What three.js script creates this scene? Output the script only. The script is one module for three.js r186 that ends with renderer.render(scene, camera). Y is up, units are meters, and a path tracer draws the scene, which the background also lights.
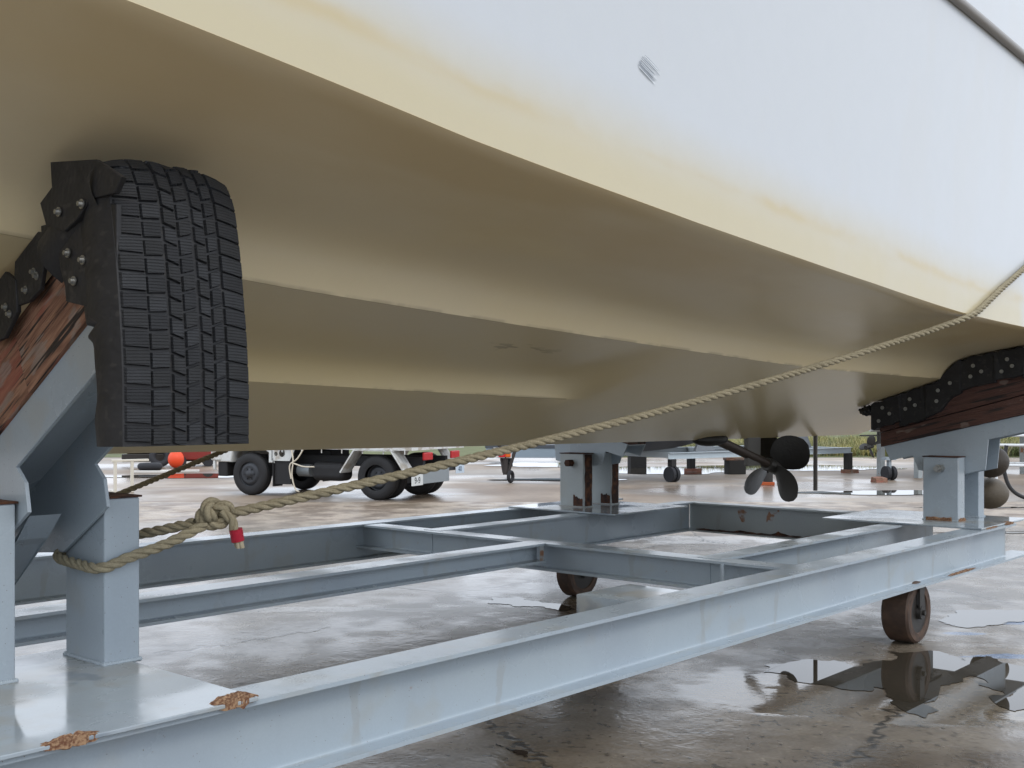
import * as THREE from 'three';
import { mergeGeometries, toCreasedNormals, mergeVertices } from 'three/addons/utils/BufferGeometryUtils.js';
import { RoundedBoxGeometry } from 'three/addons/geometries/RoundedBoxGeometry.js';

// ------------------------------------------------------------------ camera, sky, sun, exposure
const W = 1024, H = 768, F = 1121, HORIZON = 410, EYE = 1.4;
const scene = new THREE.Scene();
const camera = new THREE.PerspectiveCamera(2 * Math.atan(H / 2 / F) * 180 / Math.PI, W / H, 0.05, 2000);
camera.position.set(0, EYE, 0);
camera.lookAt(0, EYE, -10);
camera.setViewOffset(W, H, 0, H / 2 - HORIZON, W, H);

// small seeded noise kit
let seed = 7;
const rnd = () => { seed = (seed * 1664525 + 1013904223) >>> 0; return seed / 4294967296; };
const rr = (a, b) => a + (b - a) * rnd();
const hash = (x, y) => { let h = (x * 374761393 + y * 668265263) | 0; h = Math.imul(h ^ (h >>> 13), 1274126177); h ^= h >>> 16; return (h >>> 0) / 4294967296; };
const LAT = new Float32Array(65536); for (let i = 0; i < 65536; i++) LAT[i] = hash(i & 255, i >> 8);
function vn(x, y, px = 0) {                                        // value noise, period px cells (0 = 256)
  let xi = Math.floor(x), yi = Math.floor(y); const fx = x - xi, fy = y - yi, u = fx * fx * (3 - 2 * fx), v = fy * fy * (3 - 2 * fy);
  let x1 = xi + 1, y1 = yi + 1; if (px) { xi = ((xi % px) + px) % px; yi = ((yi % px) + px) % px; x1 = xi + 1 === px ? 0 : xi + 1; y1 = yi + 1 === px ? 0 : yi + 1; }
  const r0 = (yi & 255) << 8, r1 = (y1 & 255) << 8; xi &= 255; x1 &= 255;
  const a = LAT[r0 + xi], b = LAT[r0 + x1], c = LAT[r1 + xi], d = LAT[r1 + x1];
  return a + (b - a) * u + (c - a) * v + (a - b - c + d) * u * v;
}
function fbm(x, y, oct = 4, px = 0) { let s = 0, a = 0.5, n = 0; const k = px ? 0 : 17; for (let i = 0; i < oct; i++) { s += a * vn(x + i * k, y, px); n += a; x *= 2; y *= 2; px *= 2; a *= 0.5; } return s / n; }
const clamp = (x, a = 0, b = 1) => Math.min(b, Math.max(a, x));
const sstep = (a, b, x) => { const t = clamp((x - a) / (b - a)); return t * t * (3 - 2 * t); };
const mix = (a, b, t) => a + (b - a) * t;
const mix3 = (a, b, t) => [mix(a[0], b[0], t), mix(a[1], b[1], t), mix(a[2], b[2], t)];
const SR = new Uint8Array(4097); for (let i = 0; i <= 4096; i++) { const v = i / 4096; SR[i] = Math.round(255 * (v <= 0.0031308 ? 12.92 * v : 1.055 * Math.pow(v, 1 / 2.4) - 0.055)); }

// overcast sky, brighter overhead than at the horizon, with soft cloud masses
{
  const w = 512, h = 256, d = new Float32Array(w * h * 4);
  for (let j = 0; j < h; j++) for (let i = 0; i < w; i++) {
    const el = (j + 0.5) / h * Math.PI - Math.PI / 2, az = i / w * Math.PI * 2, up = Math.max(0, Math.sin(el));
    const cx = Math.cos(az) * Math.cos(el), cz = Math.sin(az) * Math.cos(el), q = 1 / (0.25 + up);
    const c = fbm(cx * q * 1.6 + 40, cz * q * 1.6 + 40, 5);
    const b = (0.98 + 0.2 * up) * (0.84 + 0.32 * c), k = (j * w + i) * 4;
    d[k] = b * 0.90; d[k + 1] = b * 0.975; d[k + 2] = b * 1.09; d[k + 3] = 1;
  }
  const t = new THREE.DataTexture(d, w, h, THREE.RGBAFormat, THREE.FloatType);
  t.mapping = THREE.EquirectangularReflectionMapping; t.magFilter = t.minFilter = THREE.LinearFilter; t.needsUpdate = true;
  scene.background = t; scene.environment = t;
}
const sun = new THREE.DirectionalLight(0xfff4e4, 0.5);
sun.position.set(14, 22, 12); sun.castShadow = true; sun.shadow.radius = 30; sun.shadow.mapSize.set(2048, 2048);
Object.assign(sun.shadow.camera, { left: -25, right: 25, top: 25, bottom: -25, near: 1, far: 90 });
scene.add(sun, sun.target); sun.target.position.set(1, 0, -8);
const renderer = new THREE.WebGLRenderer({ antialias: true });
renderer.setSize(W, H); renderer.shadowMap.enabled = true;
renderer.toneMapping = THREE.LinearToneMapping;
renderer.toneMappingExposure = 1.5;

// ------------------------------------------------------------------ coordinates
// the cradle's own axes: l runs along the boat to its stern, t runs across towards the viewer
const PHI = 48.5 * Math.PI / 180, CL = Math.cos(PHI), SL = Math.sin(PHI);
const world = (l, y, t) => new THREE.Vector3(CL * l + SL * t, y, -SL * l + CL * t);
const onGround = (u, v) => { const d = F * EYE / (v - HORIZON); return [(u - W / 2) / F * d, -d]; };   // measured point of the ground plane
const onPlaneL = (u, v, l) => { const x = (u - W / 2) / F, d = l / (CL * x + SL); return [(SL * x - CL) * d, EYE - (v - HORIZON) / F * d]; };   // measured (t, y) in the plane l

// ------------------------------------------------------------------ object helpers
const taken = {};
const numbered = (n) => { taken[n] = (taken[n] ?? -1) + 1; return taken[n] ? `${n}_${String(taken[n]).padStart(3, '0')}` : n; };
function thing(name, label, category, pos, turn = 0, group) {
  const o = new THREE.Group(); o.name = numbered(name); o.position.copy(pos); o.rotation.y = turn;
  o.userData = { label, category }; if (group) o.userData.group = group; scene.add(o); return o;
}
const cradleThing = (name, label, category, [l, y, t], group) => { const o = thing(name, label, category, world(l, y, t), PHI, group); o.userData.base = null; delete o.userData.base; o.off = [l, y, t]; return o; };
function part(name, geo, mat, parent) {
  const g = Array.isArray(geo) ? mergeGeometries(geo.map((x) => { const y = x.index ? x.toNonIndexed() : x; for (const k of Object.keys(y.attributes)) if (!['position', 'normal', 'uv'].includes(k)) y.deleteAttribute(k); return y; })) : geo;
  const m = new THREE.Mesh(g, mat); m.name = name; m.castShadow = m.receiveShadow = true; parent.add(m); return m;
}
function cpart(name, geo, mat, parent, top = parent) {                // geometry given in cradle axes
  const g = Array.isArray(geo) ? mergeGeometries(geo.map((x) => { const y = x.index ? x.toNonIndexed() : x; for (const k of Object.keys(y.attributes)) if (!['position', 'normal', 'uv'].includes(k)) y.deleteAttribute(k); return y; })) : geo;
  g.translate(-top.off[0], -top.off[1], -top.off[2]); return part(name, g, mat, parent);
}
function structure(name, geo, mat) { const m = part(name, geo, mat, scene); m.name = numbered(name); m.userData.kind = 'structure'; return m; }
function flatUp(g, y) {                                               // a ShapeGeometry of (x, z) laid flat, facing up
  g.rotateX(Math.PI / 2); g.translate(0, y, 0); const ix = g.index.array, n = g.attributes.normal;
  for (let i = 0; i < ix.length; i += 3) { const k = ix[i]; ix[i] = ix[i + 1]; ix[i + 1] = k; } for (let i = 0; i < n.count; i++) n.setXYZ(i, 0, 1, 0); return g;
}
function metreUV(g) {                                                // box-projected uv in metres
  if (!g.attributes.normal) g.computeVertexNormals();
  const p = g.attributes.position, n = g.attributes.normal, uv = new Float32Array(p.count * 2);
  for (let i = 0; i < p.count; i++) {
    const ax = Math.abs(n.getX(i)), ay = Math.abs(n.getY(i)), az = Math.abs(n.getZ(i));
    const [a, b] = ay > ax && ay > az ? [p.getX(i), p.getZ(i)] : ax > az ? [p.getZ(i), p.getY(i)] : [p.getX(i), p.getY(i)];
    uv[2 * i] = a; uv[2 * i + 1] = b;
  }
  g.setAttribute('uv', new THREE.BufferAttribute(uv, 2)); return g;
}
function box(x0, x1, y0, y1, z0, z1, r = 0) {
  const w = Math.abs(x1 - x0), h = Math.abs(y1 - y0), d = Math.abs(z1 - z0);
  const g = r ? new RoundedBoxGeometry(w, h, d, 2, r) : new THREE.BoxGeometry(w, h, d);
  g.translate((x0 + x1) / 2, (y0 + y1) / 2, (z0 + z1) / 2); return metreUV(g.index ? g.toNonIndexed() : g);
}
function cyl(r0, r1, a, b, seg = 20, open = false) {                  // cylinder from a to b
  const A = new THREE.Vector3(...a), B = new THREE.Vector3(...b), dir = B.clone().sub(A), len = dir.length();
  const g = new THREE.CylinderGeometry(r1, r0, len, seg, 1, open); g.translate(0, len / 2, 0);
  g.applyQuaternion(new THREE.Quaternion().setFromUnitVectors(new THREE.Vector3(0, 1, 0), dir.normalize())); g.translate(...a); return g.toNonIndexed();
}
function prism(pts, x0, x1, bevel = 0) {                              // polygon of (t, y) pushed along l from x0 to x1
  const s = new THREE.Shape(pts.map(([t, y]) => new THREE.Vector2(-t, y)));
  const g = new THREE.ExtrudeGeometry(s, { depth: x1 - x0 - 2 * bevel, bevelEnabled: bevel > 0, bevelThickness: bevel, bevelSize: bevel, bevelOffset: -bevel, bevelSegments: 2, curveSegments: 6 });
  g.rotateY(Math.PI / 2); g.translate(x0 + bevel, 0, 0); return metreUV(g);
}
function iShape(h, w, tf = 0.014, tw = 0.011, r = 0.012) {            // outline of a rolled beam, top at 0
  const a = w / 2, b = tw / 2, s = new THREE.Shape();
  s.moveTo(-a, 0); s.lineTo(-a, -tf); s.lineTo(-b - r, -tf); s.quadraticCurveTo(-b, -tf, -b, -tf - r); s.lineTo(-b, -h + tf + r); s.quadraticCurveTo(-b, -h + tf, -b - r, -h + tf);
  s.lineTo(-a, -h + tf); s.lineTo(-a, -h); s.lineTo(a, -h); s.lineTo(a, -h + tf); s.lineTo(b + r, -h + tf); s.quadraticCurveTo(b, -h + tf, b, -h + tf + r); s.lineTo(b, -tf - r); s.quadraticCurveTo(b, -tf, b + r, -tf); s.lineTo(a, -tf); s.lineTo(a, 0);
  return s;
}
function beamL(l0, l1, t, top, h, w) { const g = new THREE.ExtrudeGeometry(iShape(h, w), { depth: l1 - l0, bevelEnabled: false, curveSegments: 4 }); g.rotateY(Math.PI / 2); g.translate(l0, top, t); return metreUV(g); }
function beamT(t0, t1, l, top, h, w) { const g = new THREE.ExtrudeGeometry(iShape(h, w), { depth: t1 - t0, bevelEnabled: false, curveSegments: 4 }); g.translate(l, top, t0); return metreUV(g); }

// ------------------------------------------------------------------ textures and materials
function tex(w, h, f, { srgb = true, wrap = true, rx = 1, ry = 1 } = {}) {   // f(u, v) -> linear rgb or a number
  const d = new Uint8Array(w * h * 4);
  for (let j = 0; j < h; j++) for (let i = 0; i < w; i++) {
    const c = f(i / w, j / h, i, j), k = (j * w + i) * 4;
    if (typeof c === 'number') d[k] = d[k + 1] = d[k + 2] = Math.min(255, 255 * clamp(c) + 3 * hash(i + 7, j + 3) - 1 + 0.5);
    else for (let q = 0; q < 3; q++) d[k + q] = srgb ? SR[(4096 * clamp(c[q]) + 0.5) | 0] : 255 * clamp(c[q]);
    d[k + 3] = 255;
  }
  const t = new THREE.DataTexture(d, w, h); t.magFilter = THREE.LinearFilter; t.minFilter = THREE.LinearMipmapLinearFilter; t.generateMipmaps = true;
  if (srgb) t.colorSpace = THREE.SRGBColorSpace; if (wrap) t.wrapS = t.wrapT = THREE.RepeatWrapping; t.repeat.set(rx, ry); t.needsUpdate = true; return t;
}
const steelMap = (base, rust, tone = 1) => tex(1024, 1024, (u, v) => {       // repeats every 2 m
  const a = fbm(u * 6, v * 6, 5, 6), b = fbm(u * 32 + 3, v * 32, 3, 32), st = fbm(u * 48, v * 4 + 9, 3, 4), g = vn(u * 512, v * 512, 512);
  let c = base.map((x, i) => x * (0.86 + 0.2 * a + 0.05 * (g - 0.5) + 0.04 * (st - 0.5)) * (i === 2 ? 1 - 0.05 * a : 1));
  c = mix3(c, [0.33, 0.33, 0.3], 0.35 * sstep(0.6, 0.75, fbm(u * 10 + 5, v * 10, 4, 10)));
  c = mix3(c, [0.27, 0.26, 0.23], 0.3 * sstep(0.62, 0.74, fbm(u * 24 + 3 * a, v * 8 + 60, 4, 8)) * sstep(0.5, 0.62, a));   // dried runs
  if (tone > 1) { c = mix3(c, [0.3, 0.28, 0.23], 0.6 * sstep(0.5, 0.68, fbm(u * 8 + 2, v * 8 + 14, 5, 8))); c = mix3(c, [0.13, 0.16, 0.2], 0.6 * sstep(0.6, 0.68, fbm(u * 9 + 4, v * 9 + 44, 4, 9))); }
  if (g > 0.994 && b > 0.5) c = [0.12, 0.09, 0.07];
  const r = sstep(rust, rust + 0.05, fbm(u * 12, v * 12 + 31, 5, 12)) * sstep(0.35, 0.6, b);
  return mix3(c, [0.17 + 0.1 * b, 0.065 + 0.04 * b, 0.025], r * 0.9);
}, { rx: 0.5, ry: 0.5 });
const wetRough = (lo, hi) => tex(512, 512, (u, v) => mix(lo, hi, sstep(0.3, 0.7, fbm(u * 7, v * 7, 5, 7))) + 0.03 * vn(u * 256, v * 256, 256), { srgb: false, rx: 0.5, ry: 0.5 });
const fineBump = tex(512, 512, (u, v) => 0.6 * fbm(u * 10, v * 10, 5, 10) + 0.4 * vn(u * 200, v * 200, 200), { srgb: false, rx: 0.5, ry: 0.5 });
const M = {};
const std = (o) => new THREE.MeshStandardMaterial(o);
const paintBase = [0.345, 0.402, 0.458];
M.steel = std({ map: steelMap(paintBase, 0.86), roughnessMap: wetRough(0.2, 0.42), roughness: 1, bumpMap: fineBump, bumpScale: 0.0004 });
M.steelWorn = std({ map: steelMap([0.35, 0.385, 0.4], 0.7), roughnessMap: wetRough(0.3, 0.55), roughness: 1, bumpMap: fineBump, bumpScale: 0.0015 });
M.plate = std({ map: steelMap([0.34, 0.39, 0.435], 0.8, 2), roughnessMap: wetRough(0.04, 0.3), roughness: 1 });
const rustTex = tex(512, 512, (u, v) => { const a = fbm(u * 14, v * 14, 5, 14), b = vn(u * 120, v * 120, 120); return mix3(mix3([0.05, 0.022, 0.014], [0.2, 0.085, 0.035], sstep(0.3, 0.7, a)), [0.33, 0.19, 0.09], 0.5 * sstep(0.62, 0.75, a) * b); }, { rx: 2, ry: 2 });
M.rust = std({ color: 0xb8a8a0, map: rustTex, roughness: 0.85, bumpMap: fineBump, bumpScale: 0.004 });
M.rustCrust = std({ map: tex(256, 256, (u, v) => { const a = fbm(u * 20, v * 20, 4, 20); return mix3([0.13, 0.055, 0.028], [0.32, 0.2, 0.115], sstep(0.3, 0.7, a)); }, { rx: 9, ry: 9 }), roughness: 0.95 });
M.darkIron = std({ color: 0x35322f, roughness: 0.5, metalness: 0.4, bumpMap: fineBump, bumpScale: 0.002 });
M.wheelRust = std({ map: tex(256, 256, (u, v) => { const a = fbm(u * 8, v * 8, 5, 8); return mix3([0.03, 0.019, 0.014], [0.11, 0.062, 0.038], a); }, { rx: 3, ry: 3 }), roughness: 0.7, bumpMap: fineBump, bumpScale: 0.003 });
const sipes = tex(256, 256, (u, v) => { const z = Math.abs(((u * 6) % 1) - 0.5) * 0.03; const s = Math.abs((((v + z) * 8) % 1) - 0.5); return sstep(0.06, 0.16, s) * 0.85 + 0.15 * vn(u * 64, v * 64, 64); }, { srgb: false, rx: 16, ry: 16 });
M.tread = std({ map: tex(256, 256, (u, v) => { const a = fbm(u * 9, v * 9, 5, 9); return [0.009 + 0.012 * a, 0.0105 + 0.0125 * a, 0.013 + 0.014 * a]; }, { rx: 4, ry: 4 }), roughness: 0.62, bumpMap: sipes, bumpScale: 0.004 });
M.treads = [0xffffff, 0xd8d8dc, 0xf0ece6].map((c) => { const m = M.tread.clone(); m.color.set(c); m.roughness = c === 0xffffff ? 0.62 : 0.7; return m; });
M.rubber = std({ map: tex(256, 256, (u, v) => { const a = fbm(u * 7, v * 7, 5, 7), b = sstep(0.62, 0.8, fbm(u * 16, v * 16 + 4, 4, 16)); return mix3([0.008 + 0.01 * a, 0.008 + 0.01 * a, 0.009 + 0.011 * a], [0.05, 0.046, 0.042], 0.45 * b); }, { rx: 3, ry: 3 }), roughness: 0.6, bumpMap: fineBump, bumpScale: 0.003 });
M.tyre = std({ color: 0x25262a, roughness: 0.8, bumpMap: fineBump, bumpScale: 0.003 });
M.bolt = std({ color: 0x9a9a96, roughness: 0.35, metalness: 0.8 });
const woodTex = (dark) => tex(1024, 512, (u, v) => {                         // grain runs along u, 1 m by 0.5 m
  const w = fbm(u * 3, v * 10, 4, 0) * 0.9, g = 0.5 + 0.5 * Math.sin((v * 60 + w * 26) * 1.0), f = fbm(u * 14, v * 220, 3), s = fbm(u * 5 + 9, v * 6, 4);
  let c = mix3([0.16, 0.07, 0.042], [0.36, 0.2, 0.125], clamp(0.5 * g + 0.6 * f - 0.1));
  c = mix3(c, [0.3, 0.075, 0.05], 0.5 * sstep(0.55, 0.7, s)); c = mix3(c, [0.26, 0.23, 0.2], 0.55 * sstep(0.6, 0.72, fbm(u * 9, v * 12 + 50, 4)));
  c = mix3(c, [0.03, 0.02, 0.016], sstep(0.66, 0.74, fbm(u * 4, v * 46 + 20, 4)));
  return c.map((x) => x * dark);
}, {});
const woodBump = tex(512, 512, (u, v) => 0.5 * fbm(u * 10, v * 150, 3) + 0.5 * sstep(0.4, 0.7, fbm(u * 3, v * 36 + 20, 4)), { srgb: false });
M.wood = std({ map: woodTex(1), roughness: 0.8, bumpMap: woodBump, bumpScale: 0.008 });
M.woodDark = std({ map: woodTex(0.8), roughness: 0.75, bumpMap: woodBump, bumpScale: 0.008 });

M.woodRedBlack = std({ map: tex(1024, 512, (u, v) => { const f = fbm(u * 10, v * 160, 4), g = fbm(u * 4, v * 40 + 20, 4), s = fbm(u * 6, v * 8 + 3, 4); let c = mix3([0.05, 0.022, 0.017], [0.12, 0.055, 0.04], f); c = mix3(c, [0.02, 0.014, 0.012], sstep(0.6, 0.72, g)); return mix3(c, [0.22, 0.17, 0.14], 0.6 * sstep(0.72, 0.8, s)); }), roughness: 0.7, bumpMap: woodBump, bumpScale: 0.006 });   // reddish-black grain, coloured much darker than the other timbers

// ------------------------------------------------------------------ ground
{
  const far = tex(2048, 2048, (u, v) => {                                    // 40 m repeat
    const a = fbm(u * 10, v * 10, 6, 10), b = fbm(u * 44, v * 44 + 7, 5, 44), g = vn(u * 1024, v * 1024, 1024);
    let c = mix3([0.16, 0.115, 0.08], [0.33, 0.265, 0.2], sstep(0.3, 0.7, 0.6 * a + 0.4 * b));
    c = mix3(c, [0.2, 0.2, 0.2], 0.4 * sstep(0.5, 0.62, fbm(u * 16 + 3, v * 16, 4, 16)));
    return c.map((x) => x * (0.9 + 0.2 * g));
  }, {});
  const farR = tex(1024, 1024, (u, v) => mix(0.22, 0.6, sstep(0.3, 0.56, fbm(u * 14 + 2, v * 14, 5, 14))), { srgb: false });
  const g = new THREE.PlaneGeometry(900, 900); g.rotateX(-Math.PI / 2); const uv = g.attributes.uv; for (let i = 0; i < uv.count; i++) uv.setXY(i, uv.getX(i) * 22.5 + 0.31, uv.getY(i) * 22.5 + 0.12);
  structure('ground', g, std({ map: far, roughnessMap: farR, roughness: 1 }));

  // the cast concrete the cradle stands on: 20 m square, worn, stained and cracked
  const X0 = -9, Z0 = -17, S = 20, N = 2048;
  const cracks = [
    [[380, 586], [410, 589], [455, 594], [488, 601], [505, 598], [560, 604]], [[455, 594], [505, 586], [545, 579]], [[250, 603], [330, 596], [380, 588], [430, 578]],
    [[925, 690], [893, 712], [870, 745], [838, 768]], [[488, 722], [512, 742], [548, 768]], [[770, 650], [830, 676], [905, 694]], [[930, 589], [985, 598], [1010, 604]],
    [[600, 545], [640, 536], [700, 531], [770, 533]], [[620, 552], [660, 545], [720, 548]], [[690, 531], [705, 541], [740, 547]], [[570, 555], [620, 540], [640, 525]], [[150, 655], [260, 640], [330, 628]], [[470, 640], [430, 650], [400, 668]], [[450, 562], [480, 556], [520, 560]],
  ].map((c) => c.map(([u, v]) => onGround(u, v)));
  const cg = new Float32Array(N * N).fill(9);
  for (const c of cracks) for (let i = 0; i + 1 < c.length; i++) {
    const [ax, az] = c[i], [bx, bz] = c[i + 1], n = Math.ceil(Math.hypot(bx - ax, bz - az) / 0.006);
    for (let k = 0; k <= n; k++) {
      const f = k / n, jx = (fbm(f * 9 + i * 9, ax * 7, 5) - 0.5) * 0.16, jz = (fbm(f * 9 + i * 9, az * 7 + 40, 5) - 0.5) * 0.16, w = 0.001 + 0.011 * fbm(f * 14, bx * 5, 3);
      const x = mix(ax, bx, f) + jx, z = mix(az, bz, f) + jz, pi = (x - X0) / S * N, pj = (z - Z0) / S * N, R = 4;
      for (let dj = -R; dj <= R; dj++) for (let di = -R; di <= R; di++) {
        const ii = Math.round(pi) + di, jj = Math.round(pj) + dj; if (ii < 0 || jj < 0 || ii >= N || jj >= N) continue;
        const dd = Math.hypot(ii - pi, jj - pj) * S / N - w, q = jj * N + ii; if (dd < cg[q]) cg[q] = dd;
      }
    }
  }
  const blue = [[1003, 657, 0.35, 0.055], [1012, 622, 0.5, 0.1], [962, 634, 0.16, 0.05]].map(([u, v, a, b]) => [...onGround(u, v), a, b]);
  const chalk = [[430, 575, 0.5, 0.12], [520, 606, 0.45, 0.06], [700, 540, 0.9, 0.4], [330, 610, 0.9, 0.1]].map(([u, v, a, b]) => [...onGround(u, v), a, b]);
  const dry = (x, z) => sstep(-11.5, -15, z + 4 * (fbm(x * 0.8 + 60, z * 0.8, 4) - 0.5));   // the drier ground towards the truck
  const field = (u, v) => { const x = X0 + u * S, z = Z0 + v * S; return [x, z]; };
  const yard = tex(N, N, (u, v, i, j) => {
    const [x, z] = field(u, v), a = fbm(x * 0.7, z * 0.7, 5), b = fbm(x * 4 + 9, z * 4, 4), g = hash(i * 3, j * 3), sp = vn(x * 34, z * 34);
    let c = mix3(mix3([0.088, 0.067, 0.047], [0.205, 0.17, 0.13], sstep(0.25, 0.75, 0.45 * a + 0.55 * b)), mix3([0.16, 0.115, 0.08], [0.33, 0.265, 0.2], sstep(0.3, 0.7, b)), dry(x, z));
    c = mix3(c, [0.13, 0.1, 0.06], 0.5 * sstep(0.55, 0.75, fbm(x * 1.3 + 30, z * 1.3, 4)));
    for (const [cx, cz, ra, rb] of chalk) { const d = ((x - cx) / ra) ** 2 + ((z - cz) / rb) ** 2; c = mix3(c, [0.42, 0.41, 0.4], 0.6 * sstep(0.1, 0.3, b - 0.35 * d)); }
    for (const [cx, cz, ra, rb] of blue) { const d = ((x - cx) / ra) ** 2 + ((z - cz) / rb) ** 2; c = mix3(c, [0.07, 0.15, 0.3], 0.8 * sstep(0.1, 0.22, fbm(x * 6, z * 9, 4) - 0.36 * d)); }
    c = c.map((q) => q * (0.82 + 0.3 * g) * (sp > 0.84 ? 0.55 : sp < 0.08 ? 1.35 : 1));
    const k = cg[j * N + i]; return mix3(c, [0.016, 0.013, 0.01], 0.92 * (1 - sstep(-0.004, 0.008, k)));
  }, { wrap: false });
  const [wx, wz] = onGround(925, 690), wet = (x, z) => sstep(0.05, 0.3, fbm(x * 3, z * 3, 4) + 0.25 - 0.5 * (((x - wx) / 1.0) ** 2 + ((z - wz) / 0.55) ** 2));   // ground still soaked round the puddle
  const yardR = tex(1024, 1024, (u, v) => { const [x, z] = field(u, v); return mix(mix(0.17, 0.29, sstep(0.34, 0.66, 0.35 * fbm(x * 0.9 + 12, z * 0.9, 4) + 0.65 * fbm(x * 6, z * 6, 4))), 0.06, wet(x, z)) + 0.25 * dry(x, z) * (0.4 + fbm(x * 2, z * 2 + 8, 4)); }, { srgb: false, wrap: false });
  const yardB = tex(N, N, (u, v, i, j) => { const [x, z] = field(u, v); return (0.55 * fbm(x * 2.2, z * 2.2, 4) + 0.3 * fbm(x * 16, z * 16, 3) + 0.15 * hash(i, j)) * (0.35 + 0.65 * sstep(-0.006, 0.02, cg[j * N + i])) * (1 - 0.85 * wet(x, z)); }, { srgb: false, wrap: false });
  const y = new THREE.PlaneGeometry(S, S); y.rotateX(-Math.PI / 2); y.translate(X0 + S / 2, 0.004, Z0 + S / 2);
  const p = y.attributes.position, q = y.attributes.uv; for (let i = 0; i < p.count; i++) q.setXY(i, (p.getX(i) - X0) / S, (p.getZ(i) - Z0) / S);
  structure('concrete_yard', y, std({ map: yard, roughnessMap: yardR, roughness: 1, bumpMap: yardB, bumpScale: 0.004 }));

  // standing water
  const water = new THREE.MeshPhysicalMaterial({ color: 0x39342c, roughness: 0.015, ior: 1.333 });
  const outlines = [
    [[770, 666], [820, 662], [862, 668], [884, 660], [892, 652], [936, 652], [950, 660], [985, 657], [1000, 664], [1060, 670], [1100, 690], [1060, 716], [1015, 711], [990, 690], [965, 676], [945, 684], [938, 706], [915, 714], [892, 706], [886, 690], [850, 690], [805, 684], [780, 676]],
    [[950, 613], [1000, 610], [1040, 616], [1010, 624], [965, 628], [945, 622]],
    [[490, 598], [520, 600], [575, 608], [570, 612], [530, 608], [500, 604]], [[500, 742], [512, 748], [520, 758], [510, 756]],
  ];
  for (const o of outlines) {
    const c = new THREE.CatmullRomCurve3(o.map(([u, v]) => { const [x, z] = onGround(u, v); return new THREE.Vector3(x, z, 0); }), true, 'centripetal');
    const pts = c.getPoints(220).map((P) => { const n1 = fbm(P.x * 7, P.y * 7, 4) - 0.5, n2 = fbm(P.x * 7 + 50, P.y * 7, 4) - 0.5; const k1 = fbm(P.x * 26, P.y * 26, 3) - 0.5; return new THREE.Vector2(P.x + n1 * 0.22 + k1 * 0.025, P.y + n2 * 0.26 + k1 * 0.02); });
    const g2 = new THREE.ShapeGeometry(new THREE.Shape(pts)); flatUp(g2, 0.0068);
    structure('puddle', g2, water);
  }
  // puddles out on the far yard
  for (const [u, v, a, b] of [[890, 493, 1.6, 0.55], [1005, 533, 0.8, 0.12], [660, 470, 1.8, 1.6], [800, 468, 2.6, 1.3], [545, 465, 1.4, 1.2], [190, 476, 1.6, 0.8], [560, 480, 1.2, 0.4], [985, 508, 0.9, 0.1]]) {
    const [x, z] = onGround(u, v), s = new THREE.Shape();
    for (let i = 0; i < 90; i++) { const th = i / 90 * Math.PI * 2, r = 0.55 + 0.9 * fbm(Math.cos(th) * 1.7 + x, Math.sin(th) * 1.7 + z, 4); s[i ? 'lineTo' : 'moveTo'](x + Math.cos(th) * a * r, z + Math.sin(th) * b * r); }
    const g2 = new THREE.ShapeGeometry(s); flatUp(g2, 0.01);
    structure('puddle', g2, water);
  }
}

// ------------------------------------------------------------------ the boat
const lerpTable = (tab) => (x) => { if (x <= tab[0][0]) return tab[0][1]; for (let i = 0; i + 1 < tab.length; i++) if (x <= tab[i + 1][0]) { const f = (x - tab[i][0]) / (tab[i + 1][0] - tab[i][0]); const p0 = tab[Math.max(0, i - 1)][1], p1 = tab[i][1], p2 = tab[i + 1][1], p3 = tab[Math.min(tab.length - 1, i + 2)][1]; return p1 + 0.5 * f * (p2 - p0 + f * (2 * p0 - 5 * p1 + 4 * p2 - p3 + f * (3 * (p1 - p2) + p3 - p0))); } return tab[tab.length - 1][1]; };
const KEEL_T = -4.35, BOW = -4.6, STERN = 9.6;
const keelY = lerpTable([[-4.6, 3.0], [-3.8, 2.15], [-3, 1.6], [-2, 1.32], [-1, 1.25], [0, 1.235], [1.5, 1.225], [3, 1.212], [4.5, 1.197], [6, 1.187], [8, 1.18], [11.2, 1.18]]);
const chineY = lerpTable([[-4.6, 3.25], [-3, 2.95], [-1, 2.6], [0.3, 2.41], [1.32, 2.275], [2.28, 2.16], [3.5, 2.07], [5, 1.98], [6.23, 1.915], [8, 1.89], [11.2, 1.88]]);
const halfBeam = (l) => 2.15 * Math.max(0.004, 1 - Math.pow(Math.max(0, 2.2 - l) / 6.8, 1.9));
const railY = lerpTable([[-4.6, 4.35], [-2, 4.0], [1, 3.72], [4, 3.54], [6.3, 3.45], [8, 3.4], [11.2, 3.38]]);
const deckY = (l) => railY(l) + 0.42;
const strakes = [[1.31, 0.84, 0.13, 0.07, 9.4, 0.5], [0.66, 0.65, 0.095, 0.055, 4.75, 0.42]];   // offset from keel, span to the next edge, rise, how sharply, where it ends, taper
function hullY(l, o) {                                                // underside of the hull at offset o from the keel
  const oc = halfBeam(l), yk = keelY(l), yc = chineY(l), f = clamp(o / oc), r = oc / 2.15;
  let y = yk + (yc - yk) * (f + 0.02 * Math.sin(Math.PI * f));
  for (const [os, span, h, w, end, tp] of strakes) { const x = o / r - os; if (x > 0 && x < span) y += r * h * (1 - 0.3 * sstep(2.4, 1.2, l)) * (1 - sstep(end - tp, end, l)) * (1 - Math.exp(-x / w)) * (1 - x / span); }
  return y;
}
const sideO = (l, f) => { const oc = halfBeam(l); return oc + 0.012 + (0.11 + 0.5 * sstep(1.5, -4, l) * clamp(oc)) * Math.pow(f, 1.35); };   // f 0 at the chine, 1 at the rail
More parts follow.
